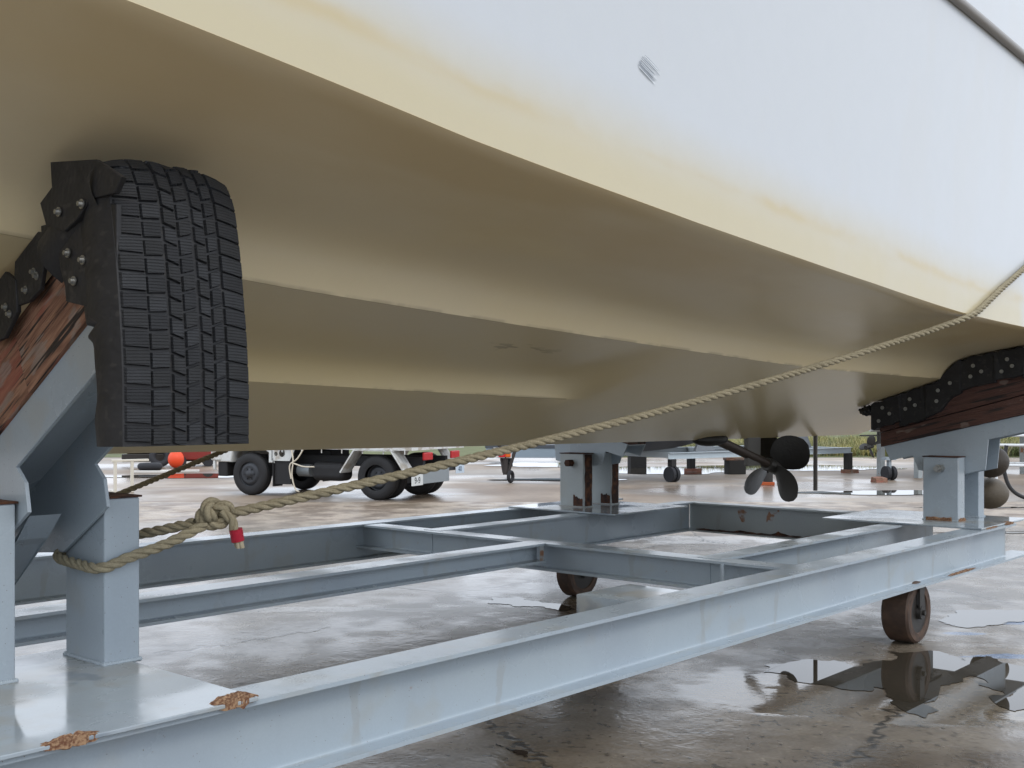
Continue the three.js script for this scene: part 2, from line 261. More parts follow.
const sideT = (l, y) => KEEL_T + sideO(l, clamp((y - chineY(l)) / (railY(l) - chineY(l)), 0, 1.3));
{
  const boat = cradleThing('motorboat', 'large white motorboat hull with yellowed cream bottom, propped on the blue-grey cradle', 'boat', [4, 0, KEEL_T]);
  // girth coordinate v: 0 keel .. 2.3 chine .. 4.4 deck edge; u: l
  const VB = 2.3, VS = 2.1, L0 = BOW, LS = STERN - BOW;
  const skin = tex(2048, 1024, (u, v) => {
    const l = L0 + u * LS, g = v * (VB + VS), n = fbm(l * 2.2, g * 2.2, 5), m = fbm(l * 14, g * 14, 4), gr = hash((u * 2048) | 0, (v * 1024) | 0);
    const tan = [0.75, 0.62, 0.36], cream = [0.55, 0.483, 0.318], white = [0.55, 0.576, 0.6];
    let c;
    if (g < VB) {
      c = mix3(tan, [0.72, 0.62, 0.42], sstep(0.35, 0.7, fbm(l * 0.5, g * 1.1 + 20, 4)));
      c = mix3(c, [0.6, 0.45, 0.23], 0.5 * sstep(1.5, 2.2, g + (n - 0.5) * 0.5) * sstep(0.3, 0.6, fbm(l * 0.8 + 7, g * 3, 4)));
      c = mix3(c, [0.2, 0.16, 0.11], 0.5 * sstep(0.66, 0.74, fbm(l * 9, g * 26, 4)) * Math.exp(-(((l - 3.75) / 0.28) ** 2) - (((g - 1.12) / 0.07) ** 2)));
      for (const gr0 of [1.4014, 0.706]) if (gr0 > 1 || l < 4.6) c = mix3(c, [0.14, 0.11, 0.075], 0.5 * Math.exp(-(((g - gr0 + 0.003) / 0.0035) ** 2)) * sstep(0.35, 0.6, fbm(l * 7, gr0 * 9, 5)));   // grime caught along the strake edges
    } else {
      const h = (g - VB) / VS * 1.89 + (n - 0.5) * 0.035 + (m - 0.5) * 0.02;                      // about metres above the chine
      const end = 1 - sstep(7.05, 7.25, l + (n - 0.5) * 0.25);               // the stain stops short of the stern
      const line = Math.exp(-(((h - 0.17) / 0.03) ** 2)) * sstep(0.3, 0.6, fbm(l * 1.6 + 3, g * 6, 4));
      c = mix3(cream, white, mix(1, sstep(0.05, 0.40, h), end));
      c = mix3(c, [0.53, 0.41, 0.19], 0.55 * line * end);
      c = mix3(c, [0.55, 0.53, 0.48], 0.12 * sstep(0.5, 0.7, fbm(l * 3, g * 0.8 + 9, 4)));
    }
    return c.map((x) => x * (0.985 + 0.02 * m + 0.008 * gr));
  }, { wrap: false });
  M.hull = new THREE.MeshPhysicalMaterial({ map: skin, roughness: 0.25, ior: 1.5 });
  const ls = []; for (let l = BOW; l < -1; l += 0.15) ls.push(l); for (let l = -1; l < STERN - 0.05; l += 0.1) ls.push(l); ls.push(STERN);
  const sect = (l) => {                                               // [offset, y, v] from keel to deck edge
    const oc = halfBeam(l), r = oc / 2.15, os = [0];
    for (let i = 1; i <= 6; i++) os.push(0.66 * r * i / 6); for (let i = 1; i <= 14; i++) os.push((0.66 + 0.3 * (i / 14) ** 1.6) * r); for (let i = 1; i <= 5; i++) os.push((0.96 + 0.35 * i / 5) * r);
    for (let i = 1; i <= 16; i++) os.push((1.31 + 0.36 * (i / 16) ** 1.6) * r); for (let i = 1; i <= 7; i++) os.push((1.67 + 0.415 * i / 7) * r); os.push(oc - 0.062 * r, oc - 0.05 * r, oc);
    const out = os.map((o) => [o, hullY(l, o), VB * clamp(o / oc) * 0.9995]);
    const yc = chineY(l), yr = railY(l), yd = deckY(l);
    for (let i = 0; i <= 14; i++) { const f = i / 14; out.push([sideO(l, f), mix(yc + 0.008, yr, f), VB + 0.002 + VS * 0.82 * f]); }
    out.push([sideO(l, 1) + 0.012, yd, VB + VS]);
    return out;
  };
  const rows = ls.map(sect), nv = rows[0].length, P = [], UV = [];
  for (const sgn of [1, -1]) for (let i = 0; i + 1 < ls.length; i++) for (let j = 0; j + 1 < nv; j++) {
    const q = [[i, j], [i + 1, j], [i + 1, j + 1], [i, j + 1]].map(([a, b]) => [ls[a], rows[a][b]]);
    for (const k of sgn > 0 ? [0, 1, 2, 0, 2, 3] : [0, 2, 1, 0, 3, 2]) { const [l, [o, y, v]] = q[k]; P.push(l, y, KEEL_T + sgn * o); UV.push((l - L0) / LS, v / (VB + VS)); }
  }
  let g = new THREE.BufferGeometry(); g.setAttribute('position', new THREE.Float32BufferAttribute(P, 3)); g.setAttribute('uv', new THREE.Float32BufferAttribute(UV, 2));
  g = toCreasedNormals(g, 0.45); cpart('hull', g, M.hull, boat);
  // transom and deck
  const last = rows[rows.length - 1], tr = new THREE.Shape(); last.forEach(([o, y], i) => tr[i ? 'lineTo' : 'moveTo'](o, y)); [...last].reverse().forEach(([o, y]) => tr.lineTo(-o, y));
  const tg = new THREE.ShapeGeometry(tr); tg.rotateY(Math.PI / 2); tg.translate(STERN, 0, KEEL_T); cpart('transom', tg, M.white = std({ color: 0xd6d9da, roughness: 0.35 }), boat);
  const dp = []; for (let i = 0; i + 1 < ls.length; i++) { const a = rows[i][nv - 1], b = rows[i + 1][nv - 1], A = [ls[i], a[1] - 0.06, KEEL_T + a[0]], B = [ls[i + 1], b[1] - 0.06, KEEL_T + b[0]], C = [ls[i + 1], b[1] - 0.06, KEEL_T - b[0]], D = [ls[i], a[1] - 0.06, KEEL_T - a[0]]; dp.push(...A, ...C, ...B, ...A, ...D, ...C); }
  const dg = new THREE.BufferGeometry(); dg.setAttribute('position', new THREE.Float32BufferAttribute(dp, 3)); dg.computeVertexNormals(); cpart('deck', metreUV(dg), M.white, boat);
  for (const s of [1, -1]) {                                          // rubbing rail
    const c = new THREE.CatmullRomCurve3(ls.filter((_, i) => i % 4 === 0).map((l) => new THREE.Vector3(l, railY(l), KEEL_T + s * (sideO(l, 1) + 0.012)))); cpart('rubbing_rail', new THREE.TubeGeometry(c, 120, 0.026, 8), M.rail = M.rail || std({ color: 0x8d8a86, roughness: 0.5 }), boat);
  }
  // small scuff of grey strokes on the topsides
  {
    const cv = document.createElement('canvas'); cv.width = cv.height = 128; const x = cv.getContext('2d'); x.fillStyle = '#aab1b8'; x.fillRect(0, 0, 128, 128); const ca = document.createElement('canvas'); ca.width = ca.height = 128; const xa = ca.getContext('2d'); xa.fillStyle = '#000'; xa.fillRect(0, 0, 128, 128); xa.lineCap = 'round'; x.lineCap = 'round';
    for (let i = 0; i < 26; i++) { const yy = 12 + i * 4.2; x.strokeStyle = i % 3 === 2 ? '#e8ecee' : ['#8d949c', '#737b86', '#a3a9ae'][i % 3]; const q = [2 + 3 * rnd(), 8 + 26 * rnd(), 84 + 36 * rnd(), 8 * rnd() - 4]; xa.strokeStyle = rnd() < 0.8 ? '#fff' : '#666'; for (const c of [x, xa]) { c.lineWidth = q[0]; c.beginPath(); c.moveTo(q[1], yy); c.lineTo(q[2], yy + q[3]); c.stroke(); } }
    const ct = new THREE.CanvasTexture(cv); ct.colorSpace = THREE.SRGBColorSpace;
    const P2 = [], U2 = [], n = 8, at = (a, b) => { const l = 3.06 + 0.125 * a + 0.045 * b, y = 2.545 - 0.045 * a + 0.06 * b; return [l, y, sideT(l, y) + 0.003]; };
    for (let i = 0; i < n; i++) for (let j = 0; j < n; j++) { const e = (a, b) => { const wob = 0.08 * Math.sin(a * 9 + b * 5); return [a, b + wob * (b - 0.5)]; }; const q = [[i, j], [i + 1, j], [i + 1, j + 1], [i, j + 1]].map(([a, b]) => e(a / n, b / n)); for (const k of [0, 1, 2, 0, 2, 3]) { P2.push(...at(...q[k])); U2.push(...q[k]); } }
    const sg = new THREE.BufferGeometry(); sg.setAttribute('position', new THREE.Float32BufferAttribute(P2, 3)); sg.setAttribute('uv', new THREE.Float32BufferAttribute(U2, 2)); sg.computeVertexNormals();
    const sm = cpart('scuff_mark', sg, std({ map: ct, alphaMap: new THREE.CanvasTexture(ca), transparent: true, roughness: 0.5, side: THREE.DoubleSide }), boat); sm.userData.label = 'small scuffed patch of grey strokes';
  }
  // shaft, bracket, propeller and rudder rod on the centreline
  const hub = [8.0, 0.965, KEEL_T], sh0 = [7.12, 1.2, KEEL_T];
  const dark = std({ color: 0x2b2926, roughness: 0.55, metalness: 0.3, bumpMap: fineBump, bumpScale: 0.003 });
  const pad = new THREE.SphereGeometry(1, 24, 14); pad.scale(0.2, 0.05, 0.1); pad.translate(7.1, 1.185, KEEL_T); cpart('shaft_seal', pad, dark, boat);
  cpart('propeller_shaft', cyl(0.036, 0.036, sh0, [hub[0] - 0.02, hub[1] + 0.005, hub[2]]), std({ color: 0x4a4038, roughness: 0.5, metalness: 0.4 }), boat);
  cpart('shaft_bracket', prism([[KEEL_T - 0.02, 1.22], [KEEL_T + 0.02, 1.22], [KEEL_T + 0.018, 0.97], [KEEL_T - 0.018, 0.97]], 7.62, 7.82, 0.008), std({ color: 0x5b5852, roughness: 0.5 }), boat);
  const grey = std({ color: 0x55534f, roughness: 0.45, metalness: 0.5, bumpMap: fineBump, bumpScale: 0.003 });
  const pr = cpart('propeller', [cyl(0.05, 0.065, [hub[0] - 0.06, hub[1] + 0.01, hub[2]], [hub[0] + 0.14, hub[1] - 0.03, hub[2]]), (() => { const c = new THREE.ConeGeometry(0.05, 0.1, 18); c.rotateZ(-Math.PI / 2); c.translate(hub[0] + 0.18, hub[1] - 0.037, hub[2]); return c.toNonIndexed(); })()], grey, boat);
  for (let b = 0; b < 4; b++) {
    const n = 10, m = 8, idx = [], pos = [];
    for (let s = 0; s < 2; s++) for (let i = 0; i <= n; i++) for (let j = 0; j <= m; j++) {
      const f = i / n, r = 0.05 + 0.27 * f, w = 0.158 * Math.pow(Math.sin(Math.PI * (0.14 + 0.84 * f)), 0.6), e = (j / m - 0.5) * 2, x = e * w, pitch = 0.95 - 0.55 * f, th = (s ? 1 : -1) * (0.012 - 0.008 * f) * (1 - e * e);
      pos.push(x * Math.sin(pitch) + th * Math.cos(pitch) + 0.03 * f, r, x * Math.cos(pitch) - th * Math.sin(pitch));
    }
    const st = (n + 1) * (m + 1); for (let s = 0; s < 2; s++) for (let i = 0; i < n; i++) for (let j = 0; j < m; j++) { const a = s * st + i * (m + 1) + j, c = a + m + 1; s ? idx.push(a, a + 1, c, a + 1, c + 1, c) : idx.push(a, c, a + 1, a + 1, c, c + 1); }
    const bg = new THREE.BufferGeometry(); bg.setAttribute('position', new THREE.Float32BufferAttribute(pos, 3)); bg.setIndex(idx); bg.computeVertexNormals(); metreUV(bg);
    bg.rotateX(Math.PI / 4 + b * Math.PI / 2 + 0.1); bg.rotateZ(-0.2); bg.translate(hub[0] + 0.05, hub[1] - 0.01, hub[2]); cpart('blade', bg, b === 1 ? grey : dark, pr, boat);
  }
  cpart('rudder_rod', cyl(0.018, 0.018, [8.78, 0.72, KEEL_T], [8.78, 1.25, KEEL_T], 14), std({ color: 0x5c5650, roughness: 0.45, metalness: 0.5 }), boat);
}

// ------------------------------------------------------------------ the cradle
{
  const c = cradleThing('boat_cradle', 'pale blue-grey steel boat cradle of welded beams on rusty wheels', 'cradle', [4.5, 0, -4.35]);
  const T = 0.6;
  // side beams
  const nb = cpart('side_beam', [beamL(0.2, 8.28, -2.655, T, 0.25, 0.16), box(8.28, 8.66, T - 0.25, T - 0.236, -2.735, -2.575)], M.steel, c);
  cpart('side_beam', beamL(0.2, 8.28, -6.06, T, 0.25, 0.16), M.steel, c);
  cpart('centre_beam', beamL(0.9, 5.2, -4.405, T - 0.003, 0.118, 0.16), M.steel, c);
  cpart('inner_beam', beamL(5.25, 8.4, -3.22, T - 0.002, 0.248, 0.15), M.steel, c);
  cpart('inner_beam', beamL(5.25, 8.4, -5.36, T - 0.002, 0.248, 0.15), M.steel, c);
  cpart('cross_beam', beamT(-6.06, -2.66, 5.26, T - 0.004, 0.165, 0.15), M.steel, c);
  cpart('cross_beam', beamT(-6.06, -2.66, 0.85, T - 0.004, 0.2, 0.15), M.steel, c);
  cpart('end_beam', beamT(-5.36, -3.22, 8.42, T - 0.005, 0.25, 0.15), M.steelWorn, c);
  {                                                                  // rust eating up from the end beam's lower flange
    const q = new THREE.Shape(), n = 90, y = (t) => 0.362 + 0.09 * sstep(0.42, 0.8, fbm(t * 3 + 9, 2, 2)) * (0.4 + fbm(t * 30, 5, 3)) + 0.012 * fbm(t * 40, 1, 3);
    for (let i = 0; i <= n; i++) { const t = mix(-5.3, -3.3, i / n); q[i ? 'lineTo' : 'moveTo'](-t, y(t)); } q.lineTo(3.3, 0.36); q.lineTo(5.3, 0.36);
    const g = new THREE.ExtrudeGeometry(q, { depth: 0.003, bevelEnabled: false }); g.rotateY(Math.PI / 2); g.translate(8.411, 0, 0); cpart('rust_streak', metreUV(g), M.rust, c);
    cpart('rust_streak', box(8.3455, 8.41, 0.3595, 0.361, -5.25, -3.35), M.rust, c);
  }
  // stiffeners and the small shelf welded inside the near beam
  cpart('stiffener_plate', box(5.165, 5.188, 0.44, 0.585, -3.1, -3.09), M.steel, c);
  cpart('stiffener_plate', box(5.15, 5.185, 0.49, 0.58, -4.338, -4.332), M.steelWorn, c);
  cpart('bracket_shelf', [box(3.85, 4.24, T - 0.016, T - 0.004, -3.03, -2.736), box(3.85, 3.862, T - 0.13, T - 0.016, -3.03, -2.80)], M.plate, c);
  // base plates, posts
  const plates = [[1.0, 1.845, -3.56, -2.56], [7.65, 8.62, -3.74, -2.6], [6.85, 7.86, -6.1, -5.02], [1.0, 1.9, -6.1, -5.1]];
  for (const [a, b, t0, t1] of plates) cpart('base_plate', box(a, b, T + 0.001, T + 0.013, t0, t1, 0.003), M.plate, c);
  const tube = (l0, l1, t0, t1, top, mat = M.steel) => {
    let pm; const p0 = () => pm; const p = pm = cpart('post', box(l0, l1, T + 0.013, top - 0.006, t0, t1, 0.006), mat, c);
    for (const [p, q] of [[[l0, T + 0.014, t1], [l1, T + 0.014, t1]], [[l0, T + 0.014, t0], [l0, T + 0.014, t1]]]) { const n = Math.round(Math.hypot(q[0] - p[0], q[2] - p[2]) / 0.006), gs = []; for (let i = 0; i <= n; i++) { const f = i / n, e = new THREE.IcosahedronGeometry(0.007 + 0.002 * rnd(), 1); e.translate(mix(p[0], q[0], f), p[1] + 0.001, mix(p[2], q[2], f)); gs.push(e); } cpart('weld_bead', gs, mat, p0(), c); }
    cpart('post_cap', box(l0 - 0.004, l1 + 0.006, top - 0.006, top, t0 - 0.004, t1 + 0.004), M.rust, p, c); return p;
  };
  tube(1.36, 1.48, -3.47, -3.23, 1.135); tube(1.752, 1.872, -3.47, -3.225, 1.132);
  tube(8.0, 8.13, -3.13, -2.88, 1.07); tube(8.41, 8.53, -3.13, -2.88, 1.07);
  tube(7.15, 7.28, -5.8, -5.56, 1.05, M.steelWorn); tube(7.52, 7.64, -5.8, -5.56, 1.05, M.steelWorn);
  tube(1.36, 1.48, -5.5, -5.26, 1.1); tube(1.752, 1.872, -5.5, -5.26, 1.1);
  for (const [a, b] of [[7.165, 7.265], [7.535, 7.625]]) {            // rust running down the far posts
    const s = new THREE.Shape(); for (let i = 0; i <= 30; i++) { const y = mix(0.62, 1.04, i / 30); s[i ? 'lineTo' : 'moveTo'](a + 0.025 * fbm(y * 14, a * 9, 3) - 0.008, y); } for (let i = 30; i >= 0; i--) { const y = mix(0.62, 1.04, i / 30); s.lineTo(b - 0.02 * fbm(y * 14 + 40, a * 9, 3) + 0.008, y); }
    const g = new THREE.ExtrudeGeometry(s, { depth: 0.003, bevelEnabled: false }); g.translate(0, 0, -5.559); cpart('rust_streak', metreUV(g), M.rust, c);
    const q = new THREE.Shape(); const t0 = -5.66, t1 = -5.565; for (let i = 0; i <= 20; i++) { const t = mix(t0, t1, i / 20); q[i ? 'lineTo' : 'moveTo'](-t, 0.62 + 0.03 + 0.09 * fbm(t * 40, a, 3)); } q.lineTo(-t1, 0.62); q.lineTo(-t0, 0.62); const g3 = new THREE.ExtrudeGeometry(q, { depth: 0.003, bevelEnabled: false }); g3.rotateY(Math.PI / 2); g3.translate(a - 0.0175, 0, 0); cpart('rust_streak', metreUV(g3), M.rust, c);
  }
  // rusty flakes along the plate edges
  const crust = (l0, l1, t, y, w, h) => {
    const g = new THREE.BoxGeometry(l1 - l0, h, w, 40, 3, 8).toNonIndexed(), p = g.attributes.position;
    for (let i = 0; i < p.count; i++) { const x = p.getX(i), yy = p.getY(i), z = p.getZ(i), e = Math.max(0.1, 1 - Math.pow(Math.abs(2 * x / (l1 - l0)), 3)); const n = fbm(x * 60 + 7, z * 60 + yy * 40, 3); p.setXYZ(i, x + 0.006 * (fbm(z * 90, yy * 90 + x * 40, 2) - 0.5), yy * e * (0.3 + 1.3 * n), z * e * (0.45 + 1.0 * fbm(x * 70, 3 + z * 20, 3))); }
    g.translate((l0 + l1) / 2, y, t); g.computeVertexNormals(); cpart('rust_crust', metreUV(g), M.rustCrust, c);
  };
  crust(1.7, 1.86, -2.585, 0.609, 0.06, 0.03); crust(1.22, 1.40, -2.572, 0.607, 0.035, 0.026); crust(7.99, 8.14, -2.875, 0.618, 0.02, 0.03); crust(7.985, 8.0, -3.0, 0.622, 0.2, 0.03);
  crust(8.1, 8.3, -2.605, 0.607, 0.05, 0.015); crust(7.7, 8.0, -2.61, 0.603, 0.04, 0.012); crust(7.0, 7.5, -2.585, 0.37, 0.02, 0.012);
  // pin on the stern post
  cpart('hinge_pin', [cyl(0.03, 0.03, [7.94, 0.985, -3.0], [8.01, 0.985, -3.0], 6), cyl(0.018, 0.018, [7.9, 0.985, -3.0], [7.95, 0.985, -3.0], 14)], M.bolt, c);
  cpart('hinge_pin', [cyl(0.03, 0.03, [7.09, 0.97, -5.68], [7.16, 0.97, -5.68], 6)], M.rust, c);
  // wheels
  const caster = (l, t, w) => {
    const R = 0.184, y = R + 0.005, k = cpart('caster_wheel', (() => { const pr = [[0.03, -w / 2 + 0.02], [0.1, -w / 2 + 0.012], [0.118, -w / 2 + 0.014], [0.126, -w / 2], [R - 0.012, -w / 2], [R, -w / 2 + 0.014], [R, w / 2 - 0.014], [R - 0.012, w / 2], [0.126, w / 2], [0.118, w / 2 - 0.014], [0.1, w / 2 - 0.012], [0.03, w / 2 - 0.02]].map(([a, b]) => new THREE.Vector2(a, b)); const g = toCreasedNormals(new THREE.LatheGeometry(pr, 56).toNonIndexed(), 0.5); g.rotateX(Math.PI / 2); g.translate(l, y, t); return g; })(), M.wheelRust, c);
    cpart('hub', [cyl(0.045, 0.04, [l, y, t], [l, y, t + w / 2 + 0.02], 18), cyl(0.016, 0.016, [l, y, t - w / 2 - 0.03], [l, y, t + w / 2 + 0.035], 6)], M.darkIron, k, c);
    for (const q of [1, -1]) cpart('fork_cheek', box(l - 0.035, l + 0.035, y - 0.03, 0.352, t + q * (w / 2 + 0.006), t + q * (w / 2 + 0.016)), M.darkIron, k, c);
    const dr = new THREE.RingGeometry(0.03, 0.124, 40, 1); dr.translate(l, y, t + w / 2 - 0.008); cpart('wheel_web', dr, M.darkIron, k, c);
  };
  caster(6.64, -2.70, 0.165); caster(6.62, -5.2, 0.13); caster(0.7, -2.7, 0.13); caster(0.7, -6.0, 0.13);
}

// ------------------------------------------------------------------ hinged support arms with timber and tyre rubber
const line = (t0, y0, k) => (t) => y0 + k * (t - t0);
function bolts(list, l, arm, top) { for (const [t, y, r] of list) cpart('bolt', [cyl(r * 1.45, r * 1.45, [l, y, t], [l - 0.003, y, t], 16), cyl(r, r * 0.8, [l - 0.003, y, t], [l - 0.012, y, t], 6)], M.bolt, arm, top); }
function supportArm({ label, l0, l1, tIn, tOut, lo, hi, pad, side = 1, lug, wood, strut = false }) {   // side 1: towards the viewer, -1: mirrored to the far side
  const mir = (t) => side > 0 ? t : 2 * KEEL_T - t, poly = (pts) => side > 0 ? pts.map(([t, y]) => [t, y]) : pts.map(([t, y]) => [mir(t), y]).reverse();
  const a = cradleThing('support_arm', label, 'support arm', [(l0 + l1) / 2, 0.63, mir(lug[0][0])], 'hinged arms holding the hull');
  const up = (t) => lo(t) + 0; const st = M.steel;
  const sidePoly = poly([[tIn + 0.05, lo(tIn + 0.05)], ...lug, [tOut, lo(tOut)], [tOut, hi(tOut)], [tIn, hi(tIn)]]), topPoly = poly([[tIn, hi(tIn) - 0.012], [tOut, hi(tOut) - 0.012], [tOut, hi(tOut)], [tIn, hi(tIn)]]);
  cpart('steel_arm', [prism(sidePoly, l0, l0 + 0.012, 0.002), prism(sidePoly, l1 - 0.012, l1, 0.002), prism(topPoly, l0 + 0.0125, l1 - 0.0125)], st, a);
  if (strut) cpart('brace_strut', prism(poly(strut), (l0 + l1) / 2 - 0.05, (l0 + l1) / 2 + 0.05, 0.004), st, a);
  // two timbers, the upper one cut to the hull's slope
  const mid = (t) => mix(hi(t), pad(t), 0.46), e = 0.0015, gap = 0.005;
  const lw0 = l0 - 0.012, lw1 = l1 - 0.03;
  const grain = (g, ang) => { const p = g.attributes.position, n = g.attributes.normal, uv = g.attributes.uv, ca = Math.cos(ang), sa = Math.sin(ang); for (let i = 0; i < p.count; i++) { const z = p.getZ(i) * side, y = p.getY(i), along = z * ca + y * sa, acr = -z * sa + y * ca; if (Math.abs(n.getX(i)) > 0.5) uv.setXY(i, along, acr * 2); else uv.setXY(i, along, p.getX(i) * 2); } return g; };
  const ang = Math.atan((hi(tOut) - hi(tIn)) / (tOut - tIn));
  cpart('timber', grain(prism(poly([[tIn - 0.02, hi(tIn - 0.02) + e], [tOut, hi(tOut) + e], [tOut, mid(tOut) - gap], [tIn - 0.02, mid(tIn - 0.02) - gap]]), lw0, lw1, 0.005), ang), wood, a);
  cpart('timber', grain(prism(poly([[tIn - 0.03, mid(tIn - 0.03)], [tOut, mid(tOut)], [tOut - 0.02, pad(tOut - 0.02)], [tIn - 0.03, pad(tIn - 0.03)]]), lw0 + 0.006, lw1, 0.006), ang), wood, a);
  return [a, mir];
}
// tyre strip laid over an arm: path of (t, y) points, swept along l
function tyreStrip(arm, pathPts, lc, width, { leftDepth, rightDepth = 0.07, from = 0 }) {
  const curve = new THREE.CatmullRomCurve3(pathPts.map(([t, y]) => new THREE.Vector3(0, y, t)), false, 'centripetal'), len = curve.getLength();
  const frame = (s) => { const f = clamp(s / len), p = curve.getPointAt(f), d = curve.getTangentAt(f); return { p, n: new THREE.Vector3(0, d.z, -d.y), d }; };   // n points outwards (up / to the viewer)
  const crown = (w) => -0.026 * Math.pow(Math.abs(2 * w / width), 3.2);
  const S = (w, s, h) => { const { p, n } = frame(s); return new THREE.Vector3(lc + w, p.y, p.z).addScaledVector(n, crown(w) + h); };
  // carcass with both sidewalls
  const prof = []; const hw = width / 2;
  for (let i = 0; i <= 4; i++) prof.push([-hw + 0.03 - 0.0 * i, -1 + i / 5, 'L']);
  const ns = 60, cols = [];
  for (let i = 0; i <= 6; i++) cols.push(['L', 1 - i / 6]); for (let i = 0; i <= 14; i++) cols.push(['C', i / 14 * 2 - 1]); for (let i = 1; i <= 4; i++) cols.push(['R', i / 4]);
  const P = [], UV = [], at = (k, s) => {
    const [kind, f] = cols[k];
    if (kind === 'C') return S(f * hw, s, 0);
    const dep = kind === 'L' ? leftDepth(s / len) : rightDepth, sg = kind === 'L' ? -1 : 1, v = S(sg * hw, s, -dep * f); v.x += -sg * (0.035 * f * f) + sg * (sg < 0 ? 0.018 : 0.004) * Math.sin(Math.PI * f); return v;
  };
  for (let j = 0; j < ns; j++) for (let k = 0; k + 1 < cols.length; k++) { const q = [[k, j], [k + 1, j], [k + 1, j + 1], [k, j + 1]]; const v = q.map(([a, b]) => at(a, b / ns * len)); for (const i of [0, 2, 1, 0, 3, 2]) { P.push(v[i].x, v[i].y, v[i].z); UV.push(q[i][0] * 0.025, q[i][1] / ns * len); } }
  let g = new THREE.BufferGeometry(); g.setAttribute('position', new THREE.Float32BufferAttribute(P, 3)); g.setAttribute('uv', new THREE.Float32BufferAttribute(UV, 2)); g = toCreasedNormals(g, 0.7);
  // give the rubber a thickness: an inner copy
  const g2 = g.clone(), p2 = g2.attributes.position, n2 = g2.attributes.normal; for (let i = 0; i < p2.count; i++) p2.setXYZ(i, p2.getX(i) - n2.getX(i) * 0.014, p2.getY(i) - n2.getY(i) * 0.014, p2.getZ(i) - n2.getZ(i) * 0.014);
  const pad = cpart('tyre_pad', [g, g2], M.rubber, arm);
  // tread blocks, one mesh each
  const colsT = [[0.004, 0.062, 0.08], [0.0645, 0.112, -0.06], [0.119, 0.154, 0.35], [0.159, 0.196, -0.3], [0.205, 0.236, 0.3], [0.2405, 0.272, -0.35], [0.279, width - 0.004, 0.1]], pitch = 0.0465;
  colsT.forEach(([a, b, sk], ci) => {
    const sh = [0, 0.006, 0.018, 0.04, 0.008, 0.024, 0.03][ci];
    for (let s = from + sh; s + 0.014 < len; s += pitch) {
      const wide = b - a > 0.06, s0 = s + (wide ? 0.0016 : 0.0024) + rr(-0.0012, 0.0012), s1 = Math.min(s + pitch - (wide ? 0.0016 : 0.0024) + rr(-0.0012, 0.0012), len), m = 4, hgt = 0.0082 + rr(-0.0016, 0.0012), idx = [], pos = [], uv = [];
      for (let i = 0; i <= m; i++) for (let j = 0; j <= 3; j++) {
        const edge = i === 0 || i === m || j === 0 || j === 3, u = i === 0 ? 0 : i === m ? 1 : (i - 1) / (m - 2), v = j === 0 ? 0 : j === 3 ? 1 : j - 1, ins = edge ? 0 : 0.0022;
        const w = mix(a + ins, b - ins, u), zig = (b - a) < 0.06 ? 0.006 * Math.sin(v * Math.PI) * (ci % 2 ? 1 : -1) : 0, ss = clamp(mix(s0 + ins, s1 - ins, v) + sk * (w - (a + b) / 2), 0, len);
        const q = S(w - hw + zig * 0.5, ss, edge ? -0.001 : hgt); pos.push(q.x, q.y, q.z); uv.push(w, ss);
      }
      for (let i = 0; i < m; i++) for (let j = 0; j < 3; j++) { const k = i * 4 + j; idx.push(k, k + 1, k + 4, k + 1, k + 5, k + 4); }
      const bg0 = new THREE.BufferGeometry(); bg0.setAttribute('position', new THREE.Float32BufferAttribute(pos, 3)); bg0.setAttribute('uv', new THREE.Float32BufferAttribute(uv, 2)); bg0.setIndex(idx);
      cpart('tread_block', toCreasedNormals(bg0.toNonIndexed(), 0.6), M.treads[(ci * 7 + Math.round(s * 91)) % 3], pad, arm);
    }
  });
  return { S, len, pad };
}
